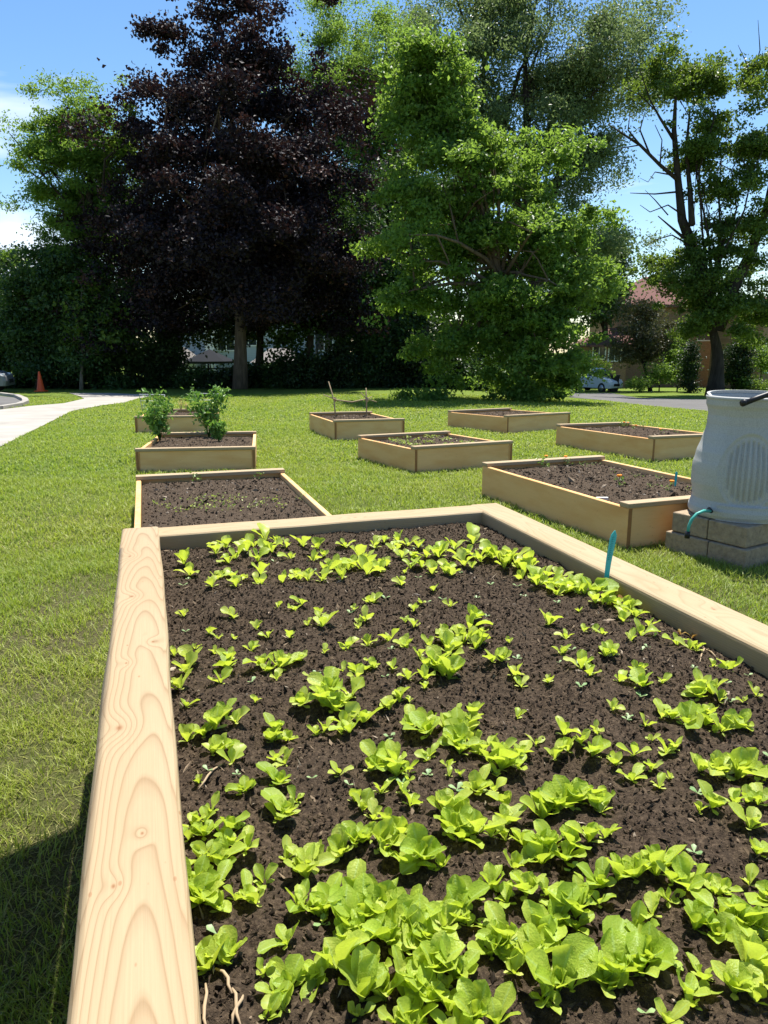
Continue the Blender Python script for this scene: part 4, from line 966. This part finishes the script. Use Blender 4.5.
# left trees
tree('ash_tree', 'sunlit green tree with feathery leaves left of the purple maple', 'tree', gp(95, 37),
     bb(37, [(60, 120, 38, 36), (50, 160, 32, 34), (95, 115, 26, 30), (75, 190, 38, 28), (85, 230, 44, 30), (55, 245, 22, 20), (108, 150, 26, 30), (112, 195, 28, 30), (70, 215, 30, 26)]),
     M['g_lime'], M['bark_d'], 60000, .16, .3, .45, 560, .35, W(90, 130, 37), 28, boughs=85, br=1.1, aspect=.4)
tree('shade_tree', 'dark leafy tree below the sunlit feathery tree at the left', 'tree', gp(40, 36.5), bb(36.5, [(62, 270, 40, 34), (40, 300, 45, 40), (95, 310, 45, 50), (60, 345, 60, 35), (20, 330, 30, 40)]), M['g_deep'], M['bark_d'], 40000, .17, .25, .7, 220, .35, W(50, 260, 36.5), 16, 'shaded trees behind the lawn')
tree('birch_sapling', 'small sunlit sapling with a pale stem at the left edge of the woods', 'tree', gp(80, 35.2),
     bb(35.2, [(80, 320, 22, 28), (68, 345, 14, 20), (100, 345, 20, 24), (85, 290, 14, 20), (115, 330, 18, 22)]), M['g_mid'], M['bark_p'], 2200, .2, .08, .5, 46, .5, W(82, 285, 35.2), 12)
tree('far_tree', 'small dark tree at the far left edge against the cloud', 'tree', gp(-6, 62), bb(62, [(5, 262, 22, 22), (-15, 300, 35, 40), (12, 300, 16, 36)]), M['g_dark'], M['bark_d'], 9000, .25, .3, 1., 70, .3, None, 12)
# hedge / undergrowth along the back, one shrub at a time
hy_ = 37.5
sh = [(-10, 345, 40, 46), (32, 355, 38, 38), (75, 366, 34, 28), (115, 362, 34, 32), (150, 368, 28, 24), (165, 345, 18, 40), (190, 381, 22, 9), (222, 380, 20, 10), (250, 377, 20, 13), (278, 376, 20, 13), (305, 374, 20, 15), (335, 370, 24, 22), (368, 362, 30, 32), (405, 364, 30, 32), (440, 366, 30, 30), (475, 372, 28, 24), (500, 366, 25, 30)]
side_w = ['leftmost', 'second from the left', 'third from the left', 'fourth from the left', 'fifth from the left', 'tall narrow', 'low one left of the maple trunk', 'low one behind the maple trunk', 'low one right of the maple trunk', 'low one beside the black trunk', 'one below the grey gable', 'one right of the slim trunk', 'round one at the centre left', 'round one at the centre', 'one left of the bright green tree', 'one behind the bright green tree', 'tall one behind the bright green tree']
for k, (u, v, ru, rv) in enumerate(sh):
    Y_ = hy_+random.uniform(-.6, 1.6)
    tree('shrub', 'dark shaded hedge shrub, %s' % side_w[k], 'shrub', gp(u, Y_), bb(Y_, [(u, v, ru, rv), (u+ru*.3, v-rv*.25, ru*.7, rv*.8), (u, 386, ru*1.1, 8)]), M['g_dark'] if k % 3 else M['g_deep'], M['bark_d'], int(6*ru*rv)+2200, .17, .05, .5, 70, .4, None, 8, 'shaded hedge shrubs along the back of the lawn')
# woods behind to close the gaps
for k, (u, Y_, bl_, lb, n_, mt) in enumerate([
    (20, 58, [(25, 320, 60, 50), (60, 290, 40, 40)], 'far dark tree behind the feathery tree', 12000, 'g_dark'),
    (130, 58, [(130, 250, 60, 80), (110, 320, 50, 50)], 'far dark tree behind the left side of the maple', 16000, 'g_dark'),
    (395, 60, [(400, 200, 60, 70), (340, 260, 50, 60), (400, 320, 70, 60)], 'far tree seen in gaps left of the bright green tree', 20000, 'g_deep'),
    (500, 62, [(500, 240, 80, 70), (540, 320, 60, 60), (450, 330, 60, 60)], 'far tree behind the bright green tree', 20000, 'g_deep'),
    (603, 60, [(604, 250, 20, 26), (600, 285, 24, 36), (604, 305, 12, 16)], 'dark conifer-like tree between the bright tree and the red roof', 15000, 'g_deep')]):
    tree('background_tree', lb, 'tree', gp(u, Y_), bb(Y_, bl_), M[mt], M['bark_d'], n_, .28, .35, 1.1, 130, .4, None, 12, 'background trees')
# right-hand tree with dead limbs
Yr = 38
def BR(pts, rs): return [(W(u, v, Yr+random.uniform(-.4, .4)), r_*.8) for (u, v), r_ in zip(pts, rs)]
bare = [BR([(690, 240), (682, 220), (678, 180), (674, 130), (676, 90)], (.32, .26, .2, .14, .06)), BR([(692, 225), (690, 190), (686, 150), (690, 110)], (.2, .15, .1, .05)),
        BR([(678, 180), (660, 165), (640, 145), (620, 132), (608, 124)], (.13, .1, .08, .05, .02)), BR([(640, 145), (628, 130), (630, 115)], (.06, .04, .02)), BR([(650, 155), (640, 130), (645, 112)], (.06, .04, .02)),
        BR([(676, 192), (655, 194), (630, 193)], (.06, .04, .02)), BR([(684, 238), (672, 228), (658, 216)], (.1, .06, .03)), BR([(683, 215), (668, 205), (650, 212), (640, 205)], (.06, .04, .03, .015)),
        BR([(686, 243), (672, 235), (655, 240), (646, 246)], (.06, .04, .03, .015)), BR([(674, 140), (660, 118), (650, 100), (640, 70)], (.1, .07, .04, .02)), BR([(655, 110), (640, 95), (625, 88)], (.04, .03, .015)),
        BR([(660, 165), (662, 140), (655, 125)], (.05, .03, .02)), BR([(692, 205), (702, 195), (709, 185)], (.05, .04, .02)),
        BR([(716, 330), (735, 285), (752, 250), (765, 215), (775, 160)], (.5, .35, .28, .2, .1)), BR([(716, 330), (705, 290), (695, 255), (688, 238)], (.5, .42, .38, .32)),
        BR([(760, 110), (752, 80), (745, 60), (738, 45)], (.06, .04, .03, .01)), BR([(752, 80), (760, 50), (758, 20)], (.04, .03, .01)),
        BR([(668, 215), (655, 200), (645, 190)], (.04, .03, .01)), BR([(640, 145), (622, 148), (614, 158)], (.04, .03, .01)), BR([(672, 175), (655, 172), (648, 182), (640, 178)], (.05, .03, .02, .01))]
tree('oak_tree', 'large tree at the right edge with bare dead limbs on its left side', 'tree', gp(717, Yr),
     bb(Yr, [(695, 62, 22, 18), (676, 85, 24, 22), (715, 88, 26, 26), (700, 115, 26, 16), (655, 70, 12, 14), (735, 105, 18, 16), (765, 60, 14, 30), (765, 90, 16, 18), (760, 130, 16, 20), (725, 150, 22, 16), (698, 150, 14, 14), (755, 170, 22, 22), (720, 185, 20, 12), (765, 215, 20, 30), (735, 235, 35, 22), (700, 250, 26, 14), (665, 262, 34, 12), (690, 285, 40, 24), (745, 275, 35, 35), (720, 310, 40, 24), (765, 320, 25, 22), (650, 252, 14, 6)]),
     M['g_mid'], M['bark_d'], 72000, .15, .42, .42, 800, .3, W(712, 300, Yr), 11, boughs=110, br=.95, bare=bare, surf=.6)
tree('shrub_tree', 'reddish olive bush with slanting stems in front of the red-roofed house', 'tree', gp(652, 48), bb(48, [(640, 330, 30, 28), (632, 350, 18, 20), (660, 345, 26, 24), (640, 310, 18, 14)]), M['g_olive'], M['bark_d'], 9000, .16, .12, .6, 110, .4, W(632, 330, 48), 16)
for k, (u, v, ru, rv, Y_, mt, lb) in enumerate([(590, 367, 24, 14, 52, 'g_mid', 'clipped green hedge bush behind the silver car'), (560, 372, 10, 16, 50, 'g_mid', 'green bush left of the silver car'), (660, 372, 20, 12, 46, 'g_lime', 'sunlit bush right of the car and dark bin'),
    (640, 383, 18, 6, 45, 'g_lime', 'low green ground plants beside the car'), (678, 360, 14, 26, 47, 'g_lime', 'yellow-green shrub beside the big right tree trunk'), (760, 360, 14, 20, 45, 'g_lime', 'bright shrub right of the big tree trunk'), (752, 385, 14, 8, 43, 'g_mid', 'low bush at the right of the big tree trunk'),
    (552, 385, 20, 16, 33, 'g_lime', 'leafy green bush at the foot of the bright green tree'), (515, 385, 25, 16, 33.2, 'g_mid', 'dark leafy bush left of the foot of the bright green tree')]):
    tree('bush', lb, 'bush', gp(u, Y_), bb(Y_, [(u, v, ru, rv)]), M[mt], M['bark_d'], int(7*ru*rv)+500, .13, .04, .35, 60, .5, None, 6, 'bushes near the road')
for k, (u, v0, v1, ru, lb) in enumerate([(690, 340, 388, 7, 'narrow black-green cedar left of the big right trunk'), (735, 335, 388, 13, 'broad dark cedar right of the big right trunk'), (743, 320, 388, 10, 'tall dark cedar at the right edge of the big trunk')]):
    tree('cedar', lb, 'tree', gp(u, 44), bb(44, [(u, (v0+v1)/2+10, ru, (v1-v0)/2-4), (u, v0+14, ru*.55, 16)]), M['g_dark'], M['bark_d'], 4500, .12, .1, .35, 80, .5, None, 4, 'dark cedars by the road')

# ------------------------------------------------------------------ houses
def window(root, x, z, w, h, y, name='window'):
    m = MB(); t_ = .09; m.box((x-w/2-t_, y-.06, z-t_), (x+w/2+t_, y, z)); m.box((x-w/2-t_, y-.06, z+h), (x+w/2+t_, y, z+h+t_)); m.box((x-w/2-t_, y-.06, z), (x-w/2, y, z+h)); m.box((x+w/2, y-.06, z), (x+w/2+t_, y, z+h)); m.box((x-.03, y-.055, z), (x+.03, y, z+h))
    f = m.build(name, M['white'], root)
    MB().box((x-w/2, y-.02, z), (x+w/2, y-.005, z+h)).build('pane', M['glass'], f)
Yh = 62; kh = Yh/740; b0 = gp(650, Yh); R1 = empty('brick_house', b0, 'tan brick house with a steep faded red roof behind the right-hand trees', 'house')
def hx(u): return W(u, 380, Yh).x-b0.x
def hz(v): return W(650, v, Yh).z-b0.z
m = MB(); x0, x1 = hx(616), hx(712); m.box((x0, 0, -.3), (x1, 9, hz(306))); m.build('wall', M['brick'], R1)
m = MB(); e = hz(305); tz = hz(272); xa, xb = hx(608), hx(722); ax0, ax1 = hx(655), hx(676)
m.add([(xa, -.6, e), (xb, -.6, e), (xb, 9.6, e), (xa, 9.6, e), (ax0, 4.5, tz), (ax1, 4.5, tz), (xa, -.6, e-.2), (xb, -.6, e-.2), (xb, 9.6, e-.2), (xa, 9.6, e-.2)], [(0,1,5,4), (1,2,5), (2,3,4,5), (3,0,4), (0,6,7,1), (1,7,8,2), (2,8,9,3), (3,9,6,0), (6,9,8,7)]); m.build('roof', M['roof_red'], R1)
m = MB(); px0, px1 = hx(578), hx(622); pe, pt_ = hz(345), hz(328)
m.add([(px0, -3., pe), (px1, -3., pe), (px1, 4, pe), (px0, 4, pe), (hx(604), -.1, pt_), (px1, -.1, pt_), (px0, -3, pe-.15), (px1, -3, pe-.15), (px1, 4, pe-.15), (px0, 4, pe-.15)], [(0,1,5,4), (1,2,5), (2,3,4,5), (3,0,4), (0,6,7,1), (1,7,8,2), (2,8,9,3), (3,9,6,0), (6,9,8,7)]); m.build('porch_roof', M['roof_red'], R1)
MB().box((hx(583), -2.4, -.3), (x0-.01, 3.5, pe-.16)).build('porch_wall', M['brick'], R1)
window(R1, hx(589), hz(358), .9, 1.0, -2.41); window(R1, hx(604), hz(360), .9, 1.0, -2.41); window(R1, hx(640), hz(340), 1., 1.4, -.01); window(R1, hx(668), hz(372), 1., 1.4, -.01); window(R1, hx(700), hz(340), 1., 1.4, -.01)
b1 = gp(775, 52); R2 = empty('neighbour_house', b1, 'tan house with a white window at the right edge behind the cedars', 'house')
MB().box((-1.2, 0, -.3), (6, 8, 5.6)).build('wall', M['brick'], R2)
m = MB(); m.add([(-1.7, -.5, 5.6), (6.5, -.5, 5.6), (6.5, 8.5, 5.6), (-1.7, 8.5, 5.6), (1.5, 4, 6.6), (3.5, 4, 6.6)], [(0,1,5,4), (1,2,5), (2,3,4,5), (3,0,4), (3,2,1,0)]); m.build('roof', M['roof_red'], R2)
window(R2, -.35, 1.2, 1.0, 2.0, -.01)
# pale house on the left, seen through the trunks
Yl = 58; b2 = gp(255, Yl); R3 = empty('pale_house', b2, 'pale blue-grey house with grey gables glimpsed behind the maple trunk', 'house')
def lx3(u, Y_=Yl): return W(u, 380, Y_).x-b2.x
def lz3(v, Y_=Yl): return W(255, v, Y_).z-b2.z
MB().box((lx3(180), 0, -.3), (lx3(345), 8, lz3(318))).build('wall', M['siding'], R3)
m = MB(); m.add([(lx3(174), -.4, lz3(318)), (lx3(351), -.4, lz3(318)), (lx3(351), 8.4, lz3(318)), (lx3(174), 8.4, lz3(318)), (lx3(190), 4, lz3(285)), (lx3(335), 4, lz3(285))], [(0,1,5,4), (1,2,5), (2,3,4,5), (3,0,4), (3,2,1,0)]); m.build('roof', M['roof_grey'], R3)
MB().box((lx3(209.5), -.9, -.3), (lx3(218.5), -.01, lz3(312))).build('chimney', M['white'], R3)
for (ua, ub, vt, ve) in ((168, 207, 347, 362), (262, 307, 348, 361)):
    m = MB(); xm = (ua*.25+ub*.75)
    m.add([(lx3(ua), -5, lz3(ve)), (lx3(ub), -5, lz3(ve)), (lx3(ub), -.02, lz3(ve)), (lx3(ua), -.02, lz3(ve)), (lx3(ua+14), -2.5, lz3(vt)), (lx3(ub-12), -2.5, lz3(vt))], [(0,1,5,4), (1,2,5), (2,3,4,5), (3,0,4), (3,2,1,0)]); m.build('garage_roof', M['roof_grey'], R3)
    MB().box((lx3(ua+4), -4.6, -.3), (lx3(ub-4), -.02, lz3(ve)-.01)).build('garage_wall', M['siding'], R3)
window(R3, lx3(228), lz3(350), 1.2, 1.4, -.01); window(R3, lx3(250), lz3(345), 1.2, 1.4, -.01); window(R3, lx3(325), lz3(350), 1.2, 1.4, -.01)
# patio umbrella
ub_ = gp(211, 47); ur = empty('patio_umbrella', ub_, 'black open patio umbrella in front of the white chimney', 'umbrella')
k = 47/740; ztop = W(211, 349, 47).z-ub_.z; zed = W(211, 361, 47).z-ub_.z; m = MB()
n = 8; vs = [(0, 0, ztop)] + [(1.6*math.cos(2*PI*j/n), 1.6*math.sin(2*PI*j/n), zed) for j in range(n)] + [(1.6*math.cos(2*PI*j/n), 1.6*math.sin(2*PI*j/n), zed-.14) for j in range(n)]
m.add(vs, [(0, 1+j, 1+(j+1) % n) for j in range(n)]+[(1+j, 1+n+j, 1+n+(j+1) % n, 1+(j+1) % n) for j in range(n)]); m.build('canopy', M['umb'], ur)
MB().tube([(0, 0, -.1), (0, 0, ztop)], .03, 8).build('pole', M['umb'], ur)
# pale post at the right of the slim trunk
pb = gp(317.5, 44); o = MB().tube([(0, 0, -.2), (0, 0, 3.0)], .09, 10).build('utility_post', M['bark_p']); o.location = pb; tag(o, 'thin pale post standing right of the slim dark trunk', 'post')
# board fence on the garden boundary, in the shade
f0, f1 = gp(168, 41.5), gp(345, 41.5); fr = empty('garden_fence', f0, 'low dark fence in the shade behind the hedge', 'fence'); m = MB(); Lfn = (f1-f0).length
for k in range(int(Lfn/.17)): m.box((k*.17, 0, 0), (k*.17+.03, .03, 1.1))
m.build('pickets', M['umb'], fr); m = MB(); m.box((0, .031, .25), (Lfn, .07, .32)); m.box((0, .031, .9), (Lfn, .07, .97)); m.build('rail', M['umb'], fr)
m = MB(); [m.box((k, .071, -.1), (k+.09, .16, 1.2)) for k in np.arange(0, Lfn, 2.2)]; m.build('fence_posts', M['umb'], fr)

# ------------------------------------------------------------------ traffic cone
cb = G(41, 391.5); Yc = cb.y; hc = 19.5*Yc/740; cr = empty('traffic_cone', cb, 'orange traffic cone standing by the path at the far left', 'traffic cone')
m = MB(); m.box((-hc*.25, -hc*.25, 0), (hc*.25, hc*.25, hc*.05)); m.build('base', M['orange'], cr, .01, 2)
MB().lathe([(hc*.21, hc*.05), (hc*.19, hc*.08), (hc*.045, hc*.97), (hc*.03, hc), (hc*.005, hc)], 20).build('body', M['orange'], cr)
# pale car bonnet glimpsed at the far left
def car(loc, rz, paint, label, dark=False):
    r = empty('parked_car', loc, label, 'car', None, rz); Lc, Wc = 3.85, 1.70
    low = [(-1.90, .30), (-1.92, .62), (-1.86, .92), (-1.70, 1.00), (1.02, .96), (1.55, .86), (1.86, .70), (1.92, .50), (1.88, .28)]
    m = MB(); sec = []
    ys = [-.85, -.80, -.6, 0, .6, .80, .85]; sc_y = [.93, .985, 1, 1.0, 1, .985, .93]
    vs = []; n = len(low)
    for y_, s_ in zip(ys, sc_y):
        for (x, z) in low: vs.append((x*s_, y_, .62+(z-.62)*(s_ if z > .62 else 1)))
    fs = [(i*n+j, i*n+(j+1) % n, (i+1)*n+(j+1) % n, (i+1)*n+j) for i in range(len(ys)-1) for j in range(n)] + [tuple(range(n)), tuple((len(ys)-1)*n+n-1-j for j in range(n))]
    m.add(vs, fs); m.build('body', paint, r, .03, 2)
    gh = [(-1.78, .96), (-1.60, 1.36), (-1.25, 1.49), (.05, 1.50), (.35, 1.42), (1.12, .95)]
    m = MB(); vs = []; n = len(gh)
    for y_, tt_ in ((-.80, 0), (.80, 0)):
        for (x, z) in gh: vs.append((x, math.copysign(.80-(z-.95)*.28, y_), z))
    m.add(vs, [tuple(range(n)), tuple(2*n-1-j for j in range(n))]+[(j, n+j, n+(j+1) % n, (j+1) % n) for j in range(n)]); m.build('cabin', paint, r, .03, 2)
    def sidep(pts, s):
        m = MB(); f = [(x, s*(.80-(z-.95)*.28+.012), z) for x, z in pts]; b_ = [(x, s*(.80-(z-.95)*.28-.01), z) for x, z in pts]; n = len(pts)
        m.add(f+b_, [tuple(range(n)), tuple(2*n-1-j for j in range(n))]+[(j, n+j, n+(j+1) % n, (j+1) % n) for j in range(n)]); return m
    for s in (-1, 1):
        sidep([(-1.50, 1.02), (-1.42, 1.32), (-1.18, 1.40), (-.95, 1.41), (-.95, 1.01)], s).build('side_window', M['glass'], r)
        sidep([(-.88, 1.01), (-.88, 1.41), (-.18, 1.42), (-.12, 1.01)], s).build('side_window', M['glass'], r)
        sidep([(-.04, 1.01), (-.10, 1.42), (.22, 1.38), (.86, 1.01)], s).build('side_window', M['glass'], r)
        for x in (-1.22, 1.20):
            w_ = empty('wheel', (x, s*.76, .31), None, None); w_.parent = r
            m = MB(); m.tube([(0, -.10, 0), (0, .10, 0)], .31, 24); m.build('tyre', M['tyre'], w_, .02, 2)
            m = MB(); m.tube([(0, s*.09, 0), (0, s*.112, 0)], .19, 16); m.build('rim', M['rim'], w_)
            m = MB(); m.tube([(0, s*.101-.0, 0), (0, s*.104, 0)], .335, 20); 
        MB().box((.62, s*.80-.08, .98), (.78, s*.80+.12*(s > 0)+.0, 1.10)).build('mirror', paint, r, .02, 2)
        MB().box((1.60, s*.60-.14, .66), (1.80, s*.60+.14, .80)).build('headlight', M['lamp'], r, .02, 2)
        MB().box((-1.90, s*.66-.09, .72), (-1.76, s*.66+.09, 1.0)).build('tail_light', M['red_l'], r, .02, 2)
        MB().box((-.6, s*.858-.01, .80), (-.45, s*.858+.01, .83)).build('door_handle', M['tyre'], r)
    m = MB(); m.add([(1.10, -.70, .98), (1.10, .70, .98), (.40, .60, 1.415), (.40, -.60, 1.415)], [(0, 1, 2, 3)]); 
    for i, v in enumerate(m.v): m.v[i] = (v[0]+.03, v[1], v[2]+.02)
    m.build('windscreen', M['glass'], r)
    MB().box((1.82, -.35, .40), (1.925, .35, .56)).build('grille', M['tyre'], r, .01, 1)
    return r
cg = G(594, 391.3); print('car Y', cg.y)
car(Vector((W(591, 391, cg.y).x, cg.y-.8, float(gz(cg.x, cg.y-.8)))), -.85, M['car'], 'silver hatchback parked beyond the road in front of the brick house').scale = (.80, .92, .97)
bn_ = G(613.5, 392); br2 = empty('wheelie_bin', bn_+Vector((0, .2, 0)), 'black bin standing at the nose of the silver car', 'bin')
m = MB(); m.add([(-.24, -.24, 0), (.24, -.24, 0), (.24, .24, 0), (-.24, .24, 0), (-.3, -.3, .95), (.3, -.3, .95), (.3, .3, .95), (-.3, .3, .95)], [(3,2,1,0),(4,5,6,7),(0,1,5,4),(1,2,6,5),(2,3,7,6),(3,0,4,7)]); m.build('body', M['black'], br2, .02, 2)
MB().box((-.33, -.33, .955), (.33, .33, 1.03)).build('lid', M['black'], br2, .02, 2)
cl_ = G(-50, 393.5); car(Vector((cl_.x, cl_.y+1., float(gz(cl_.x, cl_.y+1.)))), .25, M['carl'], 'pale car nose in the shade at the far left edge')

# ------------------------------------------------------------------ shade caster overhead, made up and out of view, added to cast the dark patch at the lower left
zS = 2.65; sh_ = Vector((SX*zS, SY*zS, 0)); own = Vector((-SX*ZR, -SY*ZR, 0))
aL = A+own; dL = -e2n   # line of the rim's own shadow on the ground
g0, g1 = G(0, 857), G(88, 821); de = (g1-g0).normalized()
den = de.x*dL.y-de.y*dL.x; w_ = aL-g1; tt_ = (w_.x*dL.y-w_.y*dL.x)/den; corner = g1+de*tt_ + e1*.006
pts = [corner, corner-de*3.2, corner-de*3.2+dL*3.0, corner+dL*3.2]
sr = empty('shade_caster', (corner.x, corner.y-3, 0), 'added beige shade sail on posts overhead at the left, outside the picture', 'shade sail')
off_ = Vector((corner.x, corner.y-3, 0))
m = MB(); q = [Vector((p_.x, p_.y, 0))+sh_+Vector((0, 0, zS)) for p_ in pts]
m.add([p_-off_ for p_ in q]+[p_-off_+Vector((0, 0, .01)) for p_ in q], [(3,2,1,0),(4,5,6,7),(0,1,5,4),(1,2,6,5),(2,3,7,6),(3,0,4,7)]); m.build('caster', M['caster'], sr)
for p_ in q[1:3]:
    d_ = (p_-q[0]); d_.z = 0; d_.normalize(); e_ = p_+d_*.25
    MB().tube([Vector((e_.x, e_.y, -.2))-off_, Vector((e_.x, e_.y, zS+.2))-off_], .05, 10).build('post', M['white'], sr)
    MB().tube([p_-off_, e_-off_], .008, 6).build('rope', M['black'], sr)
e_ = q[0]+Vector((-4.5, 1.2, .9)); MB().tube([q[0]-off_, e_-off_], .004, 6).build('rope', M['black'], sr)
MB().tube([Vector((e_.x, e_.y, -.3))-off_, e_+Vector((0, 0, .1))-off_], .05, 10).build('post', M['white'], sr)
